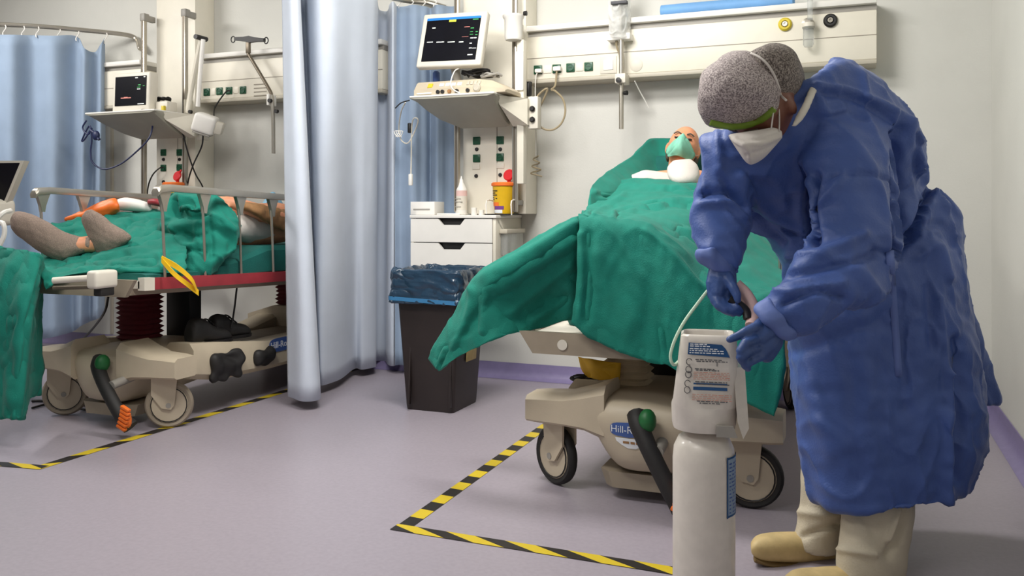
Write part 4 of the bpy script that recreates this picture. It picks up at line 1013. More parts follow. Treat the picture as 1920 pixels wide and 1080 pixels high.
o = sheet('green_sheet', 'long green sheet covering the bald patient and hanging over the bed foot',
      [[(1166, 338, 4.0), (1205, 334, 3.98), (1250, 338, 3.92), (1300, 345, 3.90), (1350, 352, 3.9), (1420, 380, 3.9), (1490, 420, 3.9)],
       [(1112, 374, 3.72), (1170, 366, 3.74), (1240, 362, 3.70), (1310, 366, 3.66), (1370, 380, 3.6), (1430, 420, 3.6), (1490, 460, 3.6)],
       [(1098, 394, 3.35), (1160, 398, 3.38), (1220, 390, 3.38), (1300, 396, 3.34), (1370, 430, 3.3), (1430, 470, 3.25), (1490, 500, 3.25)],
       [(1088, 403, 3.02), (1143, 408, 3.0), (1206, 415, 2.98), (1266, 446, 2.94), (1340, 490, 2.95), (1410, 520, 2.9), (1480, 535, 2.9)],
       ridge,
       [(1087, 435, 2.92), (1142, 440, 2.89), (1205, 452, 2.86), (1265, 488, 2.81), (1335, 560, 2.76), (1405, 590, 2.70), (1470, 600, 2.68)],
       [(1083, 520, 2.90), (1138, 535, 2.87), (1200, 555, 2.83), (1265, 585, 2.78), (1335, 640, 2.73), (1405, 680, 2.67), (1470, 690, 2.65)],
       [(1070, 606, 2.90), (1130, 648, 2.86), (1190, 671, 2.82), (1262, 692, 2.77), (1335, 735, 2.72), (1400, 755, 2.68), (1452, 782, 2.65)]],
      [([(1160, 404), (1200, 394), (1262, 383), (1318, 388)], 5, -.022), ([(1150, 402), (1200, 387), (1262, 376), (1318, 380)], 6, .016),
       ([(1112, 396), (1160, 372), (1170, 365)], 5, .012), ([(1100, 402), (1130, 385), (1152, 385)], 4, -.012),
       ([(1270, 432), (1300, 437), (1320, 445)], 5, -.018), ([(1210, 432), (1255, 470), (1310, 535)], 5, .008),
       ([(1225, 350), (1260, 352), (1310, 350)], 6, .012), ([(1252, 356), (1290, 362), (1312, 360)], 4, -.012),
       ([(1090, 440), (1092, 520), (1085, 600)], 7, .012), ([(1104, 440), (1106, 520), (1100, 600)], 8, -.010),
       ([(1120, 480), (1180, 520), (1190, 600)], 26, .012), ([(1240, 620), (1250, 690)], 7, -.01)], 14, 14, seed=11, rip=.004, rum=.006)
sheet('green_sheet', 'corner of green sheet flaring off the bed side towards the black bin',
      [[(1100, 409, 3.03), (1084, 405, 2.965), (1040, 426, 2.99), (980, 461, 3.03), (908, 503, 3.08), (880, 540, 3.12), (855, 580, 3.16), (828, 625, 3.2), (803, 673, 3.24)],
       [(1104, 440, 3.02), (1082, 440, 2.94), (1040, 460, 2.93), (985, 492, 2.95), (915, 530, 2.98), (888, 568, 3.04), (865, 600, 3.08), (840, 635, 3.14), (808, 680, 3.22)],
       [(1104, 480, 3.02), (1076, 480, 2.95), (1038, 505, 2.97), (985, 535, 2.99), (925, 560, 3.0), (897, 595, 3.04), (872, 625, 3.08), (846, 650, 3.12), (813, 687, 3.2)],
       [(1100, 545, 3.04), (1071, 545, 2.99), (1034, 560, 3.03), (986, 580, 3.03), (930, 600, 3.0), (900, 622, 3.02), (870, 645, 3.08), (847, 665, 3.12), (817, 692, 3.2)],
       [(1095, 606, 3.06), (1066, 600, 3.02), (1030, 613, 3.05), (986, 622, 3.02), (935, 633, 2.98), (902, 648, 3.02), (870, 664, 3.08), (846, 678, 3.12), (822, 697, 3.18)]],
      [([(1078, 420), (1000, 468), (905, 520), (885, 545)], 8, .016), ([(1075, 452), (1000, 500), (930, 545)], 12, -.014), ([(1068, 500), (985, 560), (960, 585)], 10, .012),
       ([(888, 545), (875, 600), (850, 650)], 7, .010), ([(910, 560), (905, 620)], 8, -.012), ([(1060, 560), (1000, 600)], 9, -.012), ([(835, 655), (818, 695)], 5, -.01)], 10, 12, seed=15, rip=.004, rum=.004)

# ------------------------------------------------------------------ left-hand patient and sheets
t = thing('person', 'patient with grey socks lying on the left bed behind raised rails', 'person', (-3.3, 3.6, .81))
mb = MB()
mb.cap_chain([P(300, 464, 4.5), P(230, 462, 4.3), P(175, 457, 4.12), P(135, 460, 4.08)], [.05, .045, .042, .036])
mb.cap_chain([P(340, 450, 4.55), P(275, 462, 4.5), P(225, 450, 4.17)], [.04, .035, .03])
mb.cap_chain([P(310, 455, 4.55), P(370, 440, 4.6), P(450, 425, 4.78)], [.05, .10, .13])
mb.cap_chain([P(450, 425, 4.78), P(520, 418, 5.02), P(552, 410, 5.15)], [.13, .12, .07])
HM2 = frame(P(512, 384, 4.74), (.8, .55, 0), (.1, .25, -1)); HM2.translation = P(512, 399, 5.16)
head_mb(mb, HM2, .95)
mb.cap_chain([HM2@Vector((0, .03, -.08)), P(545, 405, 5.12)], [.055, .06])
mb.cap_chain([P(530, 412, 4.84), P(485, 396, 4.70), P(445, 383, 4.62), P(425, 378, 4.60)], [.05, .042, .035, .03])
for k in range(4): mb.cap_chain([P(424, 373+k*4, 4.6), P(414, 371+k*4.5, 4.58), P(406, 373+k*5, 4.58)], [.012, .011, .009], 8)
mb.cap_chain([P(428, 386, 4.58), P(420, 392, 4.56), P(412, 393, 4.56)], [.012, .011, .009], 8)
me = finish(mb.mesh(), voxel=.008, smooth=2); place(me, 'body', 'skin', t, 180)
me = finish(MB().sil([((170, 443), (168, 471), 4.11, .038), ((148, 443), (144, 479), 4.1, .046), ((122, 435), (113, 490), 4.07, .056), ((94, 418), (80, 476), 4.05, .056), ((64, 403), (46, 452), 4.04, .055), ((42, 396), (22, 432), 4.03, .048), ((28, 396), (18, 412), 4.03, .03)], 26, 6).mesh(), voxel=.006, smooth=5)
ruffle(me, 18, .0015); place(me, 'sock', 'sock', t, 180, label='grey sock on the foot pointing left')
me = finish(MB().sil([((160, 395), (172, 392), 4.1, .028), ((152, 410), (190, 402), 4.1, .042), ((160, 432), (212, 420), 4.1, .048), ((172, 458), (240, 436), 4.1, .052), ((180, 474), (246, 448), 4.11, .046), ((188, 481), (222, 466), 4.11, .03)], 26, 6).mesh(), voxel=.006, smooth=5)
ruffle(me, 18, .0015); place(me, 'sock', 'sock', t, 180, label='grey sock on the upright foot')
me = finish(MB().sil([((436, 404), (438, 450), 4.7, .08), ((455, 394), (460, 458), 4.75, .14), ((490, 388), (495, 458), 4.9, .16), ((530, 390), (530, 452), 5.06, .16), ((560, 394), (560, 446), 5.2, .12)], 26, 5).mesh(), voxel=.01, smooth=4)
ruffle(me, 8, .006, 3); place(me, 'white_shirt', 'mask_white', t, 180, label='pale shirt')
me = finish(MB().sil([((456, 378), (454, 392), 4.62, .035), ((475, 380), (485, 408), 4.64, .055), ((505, 386), (512, 424), 4.74, .065), ((532, 392), (538, 436), 4.86, .07), ((556, 400), (556, 440), 4.98, .06)], 22, 5).mesh(), voxel=.008, smooth=4)
ruffle(me, 12, .004, 8); place(me, 'brown_sleeve', 'brown', t, 180, label='brown sleeve')
MB().sil([((443, 372), (445, 388), 4.62, .034), ((452, 374), (452, 391), 4.63, .038)], 18, 3).build('white_cuff', 'mask_white', t, 180, label='white cuff')
h2 = lambda x, y, z: HM2@(Vector((x, y, z))*.95)
me = finish(MB().grid(net([[h2(-.05, -.085, -.03), h2(0, -.135, -.015), h2(.05, -.085, -.03)], [h2(-.062, -.06, -.06), h2(0, -.13, -.055), h2(.062, -.06, -.06)], [h2(-.045, -.06, -.1), h2(0, -.115, -.105), h2(.045, -.06, -.1)]], 8, 8)).mesh(), solid=.003)
place(me, 'face_mask', 'mask_blue', t, 180, label='light blue face mask')
mb = MB().ell(h2(0, .035, .05), (.08, .08, .075), HM2.to_3x3(), 18, 12)
place(mb.mesh(), 'hair', 'hair_grey', t, 180)
sheet('green_sheet', 'rumpled green sheet under the socked feet on the left bed',
      [[(84, 424, 4.36), (150, 410, 4.4), (200, 402, 4.45), (250, 397, 4.5), (300, 396, 4.5), (350, 402, 4.5)],
       [(78, 462, 4.20), (140, 450, 4.26), (200, 432, 4.28), (250, 424, 4.3), (300, 424, 4.32), (350, 428, 4.34)],
       [(74, 490, 4.02), (130, 492, 4.03), (200, 482, 4.04), (250, 470, 4.04), (300, 466, 4.04), (350, 466, 4.08)],
       [(78, 512, 3.80), (130, 512, 3.82), (190, 502, 3.84), (240, 498, 3.86), (300, 500, 3.88), (350, 500, 3.92)],
       [(85, 545, 3.72), (112, 520, 3.75), (185, 509, 3.80), (240, 508, 3.82), (300, 512, 3.85), (350, 512, 3.9)]],
      [([(85, 440), (150, 430), (230, 425)], 5, .014), ([(110, 500), (160, 492), (230, 497), (290, 490)], 6, -.014), ([(130, 490), (180, 485), (250, 470), (300, 478)], 6, .016),
       ([(195, 400), (240, 410), (300, 402)], 7, .012), ([(240, 425), (270, 415), (300, 418)], 4, -.01), ([(150, 505), (200, 500), (235, 505)], 5, .012)], 14, 14, seed=31, rip=.010, sc=4.5, rum=.012)
sheet('green_sheet', 'green sheet hanging down over the foot of the left bed',
      [[(-70, 452, 3.82), (-20, 458, 3.8), (20, 464, 3.74), (60, 470, 3.7), (78, 476, 3.74), (84, 500, 3.86), (86, 500, 3.95)],
       [(-70, 560, 3.7), (-20, 560, 3.66), (15, 560, 3.62), (45, 560, 3.58), (64, 556, 3.66), (70, 556, 3.82), (80, 556, 3.92)],
       [(-70, 680, 3.7), (-25, 680, 3.66), (8, 680, 3.62), (36, 680, 3.57), (54, 676, 3.64), (60, 660, 3.8), (80, 655, 3.92)],
       [(-70, 785, 3.7), (-30, 786, 3.66), (0, 786, 3.62), (26, 786, 3.57), (45, 784, 3.64), (56, 750, 3.8), (79, 742, 3.92)]],
      [([(72, 490), (40, 600), (10, 680)], 6, .014), ([(80, 480), (55, 600), (36, 780)], 5, -.012), ([(30, 480), (0, 540)], 10, .012), ([(20, 600), (14, 780)], 7, -.012)], 9, 12, seed=33, rip=.006, rum=.006)
mb = MB().sil([((348, 361), (398, 361), 4.40, .05), ((318, 368), (414, 368), 4.38, .12), ((304, 392), (432, 388), 4.34, .17), ((302, 425), (446, 412), 4.32, .2), ((302, 455), (446, 445), 4.30, .2), ((303, 485), (432, 475), 4.28, .2), ((305, 506), (405, 510), 4.24, .18), ((315, 514), (392, 516), 4.2, .12)], 40, 8, 2.4)
me = finish(mb.mesh(), voxel=.009, smooth=3); ruffle(me, 6, .010, 41); rumple(me, 2.6, .021, 42)
crease(me, [([(322, 372), (322, 395), (340, 402), (380, 402)], 7, -.05), ([(330, 386), (380, 386)], 12, -.035), ([(305, 440), (345, 437), (358, 452)], 4, -.016), ([(345, 440), (375, 444), (385, 438)], 4, -.014),
            ([(305, 466), (330, 478), (355, 468), (385, 470)], 5, -.02), ([(305, 425), (360, 420), (385, 412)], 8, .014), ([(310, 455), (350, 460), (390, 455)], 7, .012), ([(385, 370), (392, 420), (398, 480)], 6, -.018),
            ([(318, 372), (312, 400), (308, 430)], 5, .014), ([(405, 385), (425, 420), (440, 430)], 7, .012), ([(400, 430), (430, 450), (432, 470)], 6, -.014), ([(320, 495), (360, 505)], 6, .01)])
o = place(me, 'green_sheet', 'green', None, 180); tag(o, 'bunched green sheet piled on the legs behind the near rail of the left bed', 'sheet')
me = finish(MB().sil([((121, 408), (122, 415), 4.42, .01), ((140, 400), (145, 414), 4.42, .03), ((165, 390), (175, 410), 4.42, .045), ((195, 376), (205, 405), 4.42, .055), ((216, 372), (222, 398), 4.42, .045), ((222, 380), (224, 392), 4.42, .02)], 22, 6).mesh(), voxel=.007, smooth=2)
ruffle(me, 16, .004, 2); o = place(me, 'orange_bag', 'orange', None, 180); tag(o, 'crumpled orange plastic bag lying behind the upright foot', 'bag')
me = finish(MB().sil([((218, 374), (218, 394), 4.5, .03), ((235, 370), (238, 396), 4.5, .06), ((260, 374), (262, 398), 4.5, .06), ((285, 382), (285, 400), 4.5, .03)], 22, 6).mesh(), voxel=.008, smooth=3)
o = place(me, 'small_pillow', 'white', None, 180); tag(o, 'small white pillow behind the orange bag on the left bed', 'pillow')
me = finish(MB().sil([((276, 374), (276, 384), 4.46, .02), ((290, 372), (292, 386), 4.45, .035), ((306, 375), (306, 390), 4.45, .03)], 18, 5).mesh(), voxel=.007, smooth=2)
o = place(me, 'red_cloth', 'bumper_red', None, 180); tag(o, 'small red cloth between the pillow and the bunched sheet', 'cloth')
# dark shoes on the base tray of the left bed
def shoe(name, label, heel, toe, hh, w_, m, cat='shoe', sole='dark', up=.05, z0=None):
    heel, toe = Vector(heel), Vector(toe); ax = (toe-heel); Ln = ax.length; ax.normalize(); sd = Vector((0, 0, 1)).cross(ax).normalized()
    t = thing(name, label, cat, heel)
    rings = []
    for f, wd, h in ((0, .55, .75), (.06, .72, 1.0), (.2, .78, 1.05), (.36, .78, .98), (.5, .86, .72), (.68, 1.0, .58), (.85, .92, .48), (.96, .6, .36), (1, .3, .22)):
        c_ = heel+ax*Ln*f
        rings.append([c_+sd*(w_/2*wd*math.cos(q))+Vector((0, 0, hh*h*(.5+.5*math.sin(q)))) for q in np.linspace(0, 2*math.pi, 21)[:-1]])
    up_ = MB().loft(rings); me = finish(up_.mesh(), voxel=.006, smooth=3); ruffle(me, 9, .002)
    u = place(me, 'upper', m, t, 180)
    rings = []
    for f, wd in ((-.01, .5), (.05, .78), (.3, .8), (.45, .78), (.68, 1.04), (.86, .96), (.98, .6), (1.02, .3)):
        c_ = heel+ax*Ln*f
        rings.append([c_+sd*(w_/2*wd*a)+Vector((0, 0, z)) for a, z in ((-1, 0), (1, 0), (1, .016), (-1, .016))])
    MB().loft(rings).build('sole', sole, t, 40)
    mb = MB()
    for k in range(3):
        c_ = heel+ax*Ln*(.42+.08*k)+Vector((0, 0, hh*(.86-.12*k)))
        mb.tube([c_-sd*w_*.28, c_+Vector((0, 0, .012)), c_+sd*w_*.28], .004, 6, 4)
    return t, mb
zt_ = .30
for k, (px, l) in enumerate(((375, 'left black shoe of the upper pair on the left bed base'), (415, 'right black shoe of the upper pair on the left bed base'))):
    h_ = PX(px-22, 640, -3.05-.02*k); h_.z = .338; T_ = h_+Vector((.03, .26, 0)); tt, mb = shoe('black_shoe', l, h_, T_, .13, .12, 'black_rubber'); mb.build('laces', 'dark', tt)
for k, (px, py, l) in enumerate(((425, 690, 'black bag strapped low on the side of the left bed base'), (497, 676, 'small black pouch strapped low on the left bed base'))):
    c = PX(px, py-6, -2.93); me = finish(MB().box(c, (.05, .24-.07*k, .14-.05*k), .03, None, 3).mesh(), voxel=.008, smooth=4); ruffle(me, 8, .012, 6+k)
    o = place(me, 'black_pouch', 'black_rubber', None, 180); tag(o, l, 'bag')
# cables near the floor on the left
cable('black cable drooping from the left bed deck to the floor by the curtain', [P(203, 555, 4.1), P(196, 585, 4.2), P(175, 615, 4.5), P(150, 640, 4.8), P(128, 648, 5.4), P(80, 650, 5.6)], .006)
cable('black cable lying on the floor behind the left bed wheels', [PZ(60, 752, .008), PZ(90, 752, .008), PZ(150, 757, .008), PZ(175, 765, .008), PZ(180, 752, .008), PZ(205, 748, .008), PZ(235, 752, .008)], .007)
cable('second black cable snaking on the floor by the left wheel', [PZ(60, 765, .008), PZ(92, 758, .008), PZ(140, 764, .008), PZ(165, 768, .008), PZ(190, 758, .008)], .006)
cable('thin dark cable hanging under the left bed near the curtain', [PX(444, 540, -3.0), PX(440, 575, -3.0), PX(434, 615, -3.0)], .005)
# tilted screen at the left frame edge on its own trolley
t = thing('bedside_device', 'cream bedside device with dark tilted screen at the left edge of the picture', 'medical device', (P(-60, 700, 4.5).x, P(-60, 700, 4.5).y, 0))
c = P(-30, 345, 4.45); b0 = P(-60, 420, 4.5)
q = [P(-70, 302, 4.40), P(45, 301, 4.40), P(8, 390, 4.50), P(-105, 390, 4.50)]
bk = VIEW*.05
MB().loft([q, [p+bk for p in q]]).build('screen_casing', 'offwhite', t)
cq = sum(q, Vector())/4
MB().loft([[cq+(p-cq)*.9-VIEW*.003 for p in q], [cq+(p-cq)*.9+VIEW*.004 for p in q]]).build('screen', 'screen', t)
mb = MB().box((b0.x, b0.y+.02, 1.0), (.4, .22, .14), .03, None, 3)
mb.build('device_body', 'offwhite', t)
MB().cyl((b0.x, b0.y, .12), (b0.x, b0.y, .95), .03, n=16).build('trolley_post', 'steel', t)
MB().box((b0.x, b0.y, .1), (.45, .4, .05), .02).build('trolley_base', 'offwhite', t)
for a in (-.18, .18):
    for b_ in (-.15, .15): MB().cyl((b0.x+a-.01, b0.y+b_, .037), (b0.x+a+.01, b0.y+b_, .037), .037, n=16).build('trolley_wheel', 'black_rubber', t)
MB().tube([P(20, 395, 4.3), P(5, 400, 4.25), P(-10, 420, 4.25), P(5, 418, 4.2), P(8, 440, 4.2), P(-5, 470, 4.2), P(2, 470, 4.2)], .012, 8).build('white_hose', 'white', t)

# ------------------------------------------------------------------ oxygen cylinder
OY = 2.17; oc = PZ(1319.5, HZ+F/OY, 0.0); R0 = .0775
t = thing('oxygen_cylinder', 'white oxygen cylinder with moulded valve guard standing in front of the stooping person', 'gas cylinder', oc)
zc = P(1319, 822, OY).z
MB().rev([(R0-.012, 0), (R0-.002, .006), (R0, .02), (R0, zc-.05), (R0-.003, zc-.02), (R0-.014, zc+.004), (R0-.035, zc+.02), (1e-4, zc+.024)], oc, n=48).build('cylinder_body', 'cylinder', t, 50)
# guard: collar plus tapering hood whose flat front carries the label
fw = (Vector((0, 0, 0))-Vector((oc.x, oc.y, 0))).normalized(); rt = Vector((0, 0, 1)).cross(fw); rt = -rt if rt.dot(Vector((ca, sa, 0))) < 0 else rt
def O(x, f, z): return Vector((oc.x, oc.y, 0))+rt*x+fw*f+Vector((0, 0, z))
def zpx(py, Y=2.09): return CH+(HZ-py)/F*Y
def gring(z, xl, xr, fr, bk_, r=.03):
    cxm, hx = (xl+xr)/2, (xr-xl)/2; hy = (fr+bk_)/2; cym = (fr-bk_)/2
    return [O(q.x, q.y, z) for q in rrect(cxm, cym, hx, hy, min(r, hx*.95, hy*.95), 0, 6)]
gz = [zpx(815), zpx(805), zpx(770), zpx(766), zpx(700), zpx(645), zpx(634), zpx(631)]
rg = [gring(gz[0], -.076, .076, .076, .076, .07), gring(gz[1], -.079, .079, .079, .079, .07), gring(gz[2], -.080, .082, .080, .08, .065), gring(gz[3], -.077, .084, .078, .08, .05),
      gring(gz[4], -.066, .083, .070, .07, .025), gring(gz[5], -.058, .080, .062, .06, .022), gring(gz[6], -.056, .078, .060, .058, .022), gring(gz[7], -.050, .072, .054, .052, .02),
      gring(gz[7]-.006, -.046, .068, .050, .048, .02), gring(gz[5]-.03, -.046, .068, .05, .048, .02)]
MB().loft(rg).build('valve_guard', 'cylinder', t, 50)
fl = [O(.070, .062, zpx(690)), O(.098, .05, zpx(690)), O(.108, .045, zpx(806)), O(.094, .06, zpx(824)), O(.080, .07, zpx(790))]
MB().loft([fl, [p-fw*.11 for p in fl]]).build('guard_flange', 'cylinder', t, 40)
MB().bb((-.02, -.004, -.012), (.02, .004, .012)).bm.free()
nk = [O(x, .0775, z) for x, z in ((.03, zpx(797)), (.07, zpx(797)), (.08, zpx(818)), (.03, zpx(818)))]
MB().loft([nk, [p+fw*.006 for p in nk]]).build('guard_notch', 'grey', t)
# printed label plate on the hood front (follows its slope)
def lab(u, v):                                      # u 0..1 across, v 0..1 down the hood front
    z = zpx(645)*(1-v)+zpx(764)*v; s_ = v
    xl = -.050*(1-s_)-.064*s_; xr = .066*(1-s_)+.070*s_; f = .0635*(1-s_)+.0792*s_
    return O(xl+(xr-xl)*u, f+.0012, z)
def lq(mb, u0, v0, u1, v1, e=0):
    mb.quad(lab(u0, v0)+fw*e, lab(u1, v0)+fw*e, lab(u1, v1)+fw*e, lab(u0, v1)+fw*e)
mb = MB(); mb.bm.faces.new([mb.bm.verts.new(tuple(lab(*q))) for q in ((.12, .0), (.80, .02), (.88, .08), (.96, .215), (.12, .185))]); mb.build('blue_panel', 'label_blue', t, label='dark blue label panel')
rnd = random.Random(5)
def words(mb, u0, u1, v, h, e=.0006):
    u = u0
    while u < u1-.02:
        w_ = rnd.uniform(.03, .1); lq(mb, u, v, min(u+w_, u1), v+h, e); u += w_+.018
mb = MB()
for v, a, b_ in ((.015, .15, .5), (.045, .15, .56), (.085, .15, .75), (.115, .15, .86), (.15, .15, .84)): words(mb, a, b_, v, .016)
mb.build('panel_print', 'print_white', t, kind='stuff')
mb = MB()
for v, a, b_ in ((.255, .28, .8), (.28, .3, .95), (.40, .28, .66), (.42, .3, .75), (.60, .3, .9), (.635, .32, .95), (.90, .35, .9), (.93, .4, .8)): words(mb, a, b_, v, .014)
mb.build('label_print', 'print_dark', t, kind='stuff')
mb = MB()
for k in range(5): words(mb, .26, .95, .455+.026*k, .009)
for k in range(4): words(mb, .26, .98, .80+.028*k, .009)
mb.build('label_print', 'print_red', t, kind='stuff')
mb = MB(); lq(mb, .27, .685, .90, .735, .0004); lq(mb, .27, .625, .9, .65, .0004); mb.build('blue_bar', 'label_blue', t)
for k, v in enumerate((.30, .42, .50, .64, .74)):
    a_ = lab(.16, v)+fw*.001
    MB().tube([a_+rt*.007*math.cos(q_)+Vector((0, 0, .008*math.sin(q_))) for q_ in np.linspace(.4 if k in (0, 3) else 0, 6.28 if k not in (0, 3) else 5.6, 11)[:-1]], .0009, 5, 2, k not in (0, 3)).build('label_symbol', 'print_dark', t)
mb = MB(); lq(mb, .70, .285, .715, .36, .0006); mb.build('arrow_mark', 'print_dark', t)
# second label wrapped on the right of the cylinder
a0 = math.atan2(-(rt*.1+fw*.1).y, 1)
def cw(a, z, e=.0008):
    d = fw*math.cos(a)+rt*math.sin(a); return Vector((oc.x, oc.y, 0))+d*(R0+e)+Vector((0, 0, z))
za_, zb_ = zpx(858, 2.12), zpx(966, 2.12)
MB().grid([[cw(a, z) for a in np.linspace(.80, 1.75, 14)] for z in (za_, zb_)]).build('side_label', 'side_label', t, label='pale blue side label')
mb = MB(); mb.grid([[cw(a, z, .0014) for a in np.linspace(.78, .84, 4)] for z in (za_+.004, zb_-.004)])
for z in (za_, zb_): mb.grid([[cw(a, z+d_, .0014) for a in np.linspace(.78, 1.75, 14)] for d_ in (-.002, .003)])
mb.build('label_border', 'label_blue', t)
mb = MB()
for k in range(14):
    a0_ = .9
    while a0_ < 1.55:
        a1_ = a0_+rnd.uniform(.05, .16); mb.grid([[cw(a, za_-.012-k*.0092+d_, .0014) for a in np.linspace(a0_, a1_, 4)] for d_ in (0, -.0035)]); a0_ = a1_+rnd.uniform(.03, .12)
mb.build('label_print', 'badge_blue', t, kind='stuff')
# tube from the guard up to the far hand
o = MB().tube([O(-.052, .02, zpx(680)), P(1264, 684, 2.13), P(1257, 668, 2.13), P(1265, 638, 2.14), P(1282, 605, 2.16), P(1305, 573, 2.18), P(1328, 544, 2.19), P(1345, 530, 2.2)], .0042, 8, 8).build('oxygen_tube', 'tube_green')
tag(o, 'pale green tube running from the cylinder guard up to the far gloved hand', 'tube')

# ------------------------------------------------------------------ stooping person in blue gown
t = thing('person', 'person in blue gown, hair net and white mask stooping over the white cylinder', 'person', (P(1600, 1060, 2.45).x, P(1600, 1060, 2.45).y, 0))
# head: crown towards the camera's left, face turned down
hc = P(1428, 196, 2.20)
def camv(x, y, z): return Vector((x*ca-y*sa, x*sa+y*ca, z))
crown = camv(-.62, -.62, .48).normalized()
face = camv(-.42, -.10, -.90); face = (face-crown*face.dot(crown)).normalized()
NM = Matrix(((-face).cross(crown), -face, crown)).transposed().to_4x4(); NM.translation = hc
def nh(x, y, z): return NM@Vector((x, y, z))
mb = head_mb(MB(), NM, 1.0)
mb.cap_chain([nh(0, .02, -.05), P(1495, 215, 2.28), P(1530, 240, 2.36)], [.062, .06, .075])
mb.cap_chain([P(1530, 240, 2.36), P(1560, 300, 2.4), P(1610, 360, 2.5), P(1650, 450, 2.55)], [.08, .09, .085, .09])
mb.cap_chain([P(1400, 285, 2.36), P(1530, 260, 2.36), P(1580, 270, 2.3)], [.05, .08, .06])
mb.cap_chain([P(1385, 280, 2.36), P(1352, 390, 2.33), P(1354, 465, 2.25), P(1354, 505, 2.21)], [.05, .036, .027, .02])
mb.cap_chain([P(1585, 270, 2.28), P(1605, 470, 2.15), P(1500, 565, 2.08), P(1455, 600, 2.06)], [.05, .036, .028, .022])
mb.cap_chain([P(1660, 480, 2.6), P(1590, 700, 2.55), P(1545, 960, 2.5), P(1543, 1020, 2.5)], [.09, .06, .042, .038])
mb.cap_chain([P(1690, 480, 2.48), P(1660, 720, 2.42), P(1640, 990, 2.36), P(1640, 1060, 2.36)], [.09, .06, .042, .038])
me = finish(mb.mesh(), voxel=.006, smooth=2); place(me, 'body', 'skin_dark', t, 180); eyes(NM, t)
# gown: skirt, bent trunk and both sleeves grown into one cloth surface
mb = MB()
mb.sil([((1524, 912), (1812, 906), 2.50, .265), ((1517, 905), (1818, 900), 2.50, .272), ((1505, 862), (1834, 850), 2.50, .27), ((1495, 790), (1845, 790), 2.50, .265), ((1482, 700), (1843, 705), 2.51, .25), ((1474, 620), (1833, 625), 2.52, .245),
        ((1468, 550), (1818, 545), 2.53, .235), ((1462, 490), (1808, 460), 2.54, .225), ((1440, 452), (1784, 384), 2.54, .215), ((1402, 425), (1730, 350), 2.50, .185),
        ((1368, 385), (1738, 290), 2.45, .19), ((1345, 330), (1716, 225), 2.40, .19), ((1340, 280), (1660, 165), 2.37, .19), ((1370, 240), (1600, 118), 2.35, .16), ((1440, 218), (1545, 132), 2.33, .10), ((1465, 205), (1518, 150), 2.31, .06)], 56, 8, 2.25)
mb.sil([((1345, 245), (1440, 262), 2.35, .07), ((1318, 262), (1420, 300), 2.34, .085), ((1315, 320), (1410, 350), 2.33, .085), ((1297, 372), (1412, 395), 2.31, .082), ((1295, 415), (1410, 432), 2.28, .078), ((1303, 455), (1405, 465), 2.25, .07), ((1313, 485), (1388, 505), 2.22, .055)], 30, 8)
mb.sil([((1480, 225), (1620, 190), 2.32, .10), ((1500, 270), (1668, 245), 2.26, .10), ((1512, 340), (1680, 330), 2.20, .10), ((1522, 420), (1690, 430), 2.15, .098), ((1500, 478), (1668, 545), 2.10, .092), ((1462, 528), (1580, 588), 2.07, .075), ((1436, 560), (1512, 622), 2.06, .058), ((1422, 575), (1482, 632), 2.055, .046)], 30, 8)
mb.sil([((1535, 140), (1560, 150), 2.35, .03), ((1550, 120), (1602, 128), 2.36, .05), ((1565, 108), (1605, 118), 2.37, .045), ((1575, 105), (1595, 110), 2.37, .02)], 20, 4)
mb.sil([((1800, 560), (1822, 560), 2.75, .03), ((1790, 650), (1846, 650), 2.76, .04), ((1780, 745), (1874, 750), 2.78, .045), ((1790, 752), (1870, 753), 2.78, .03)], 20, 5)
me = finish(mb.mesh(), voxel=.008, smooth=5)
V, N = getV(me); x, y = project(V)                      # vertical pleats in the skirt, deeper towards the hem
low = np.clip((y-470)/420, 0, 1); d = .012*low*wn(V*np.array([1, 1, .12]), 3.0, 51)+.004*wn(V, 5, 52)+.0025*wn(V, 13, 53)
V += N*d[:, None]; setV(me, V)
V, N = getV(me); rdg = (1-np.abs(wn(V*np.array([1, 1, .55]), 3.2, 81)))**4; rd2 = (1-np.abs(wn(V*np.array([.7, 1, 1]), 5.5, 83)))**4
V += N*(.010*rdg-.004+.006*rd2-.002)[:, None]; setV(me, V)
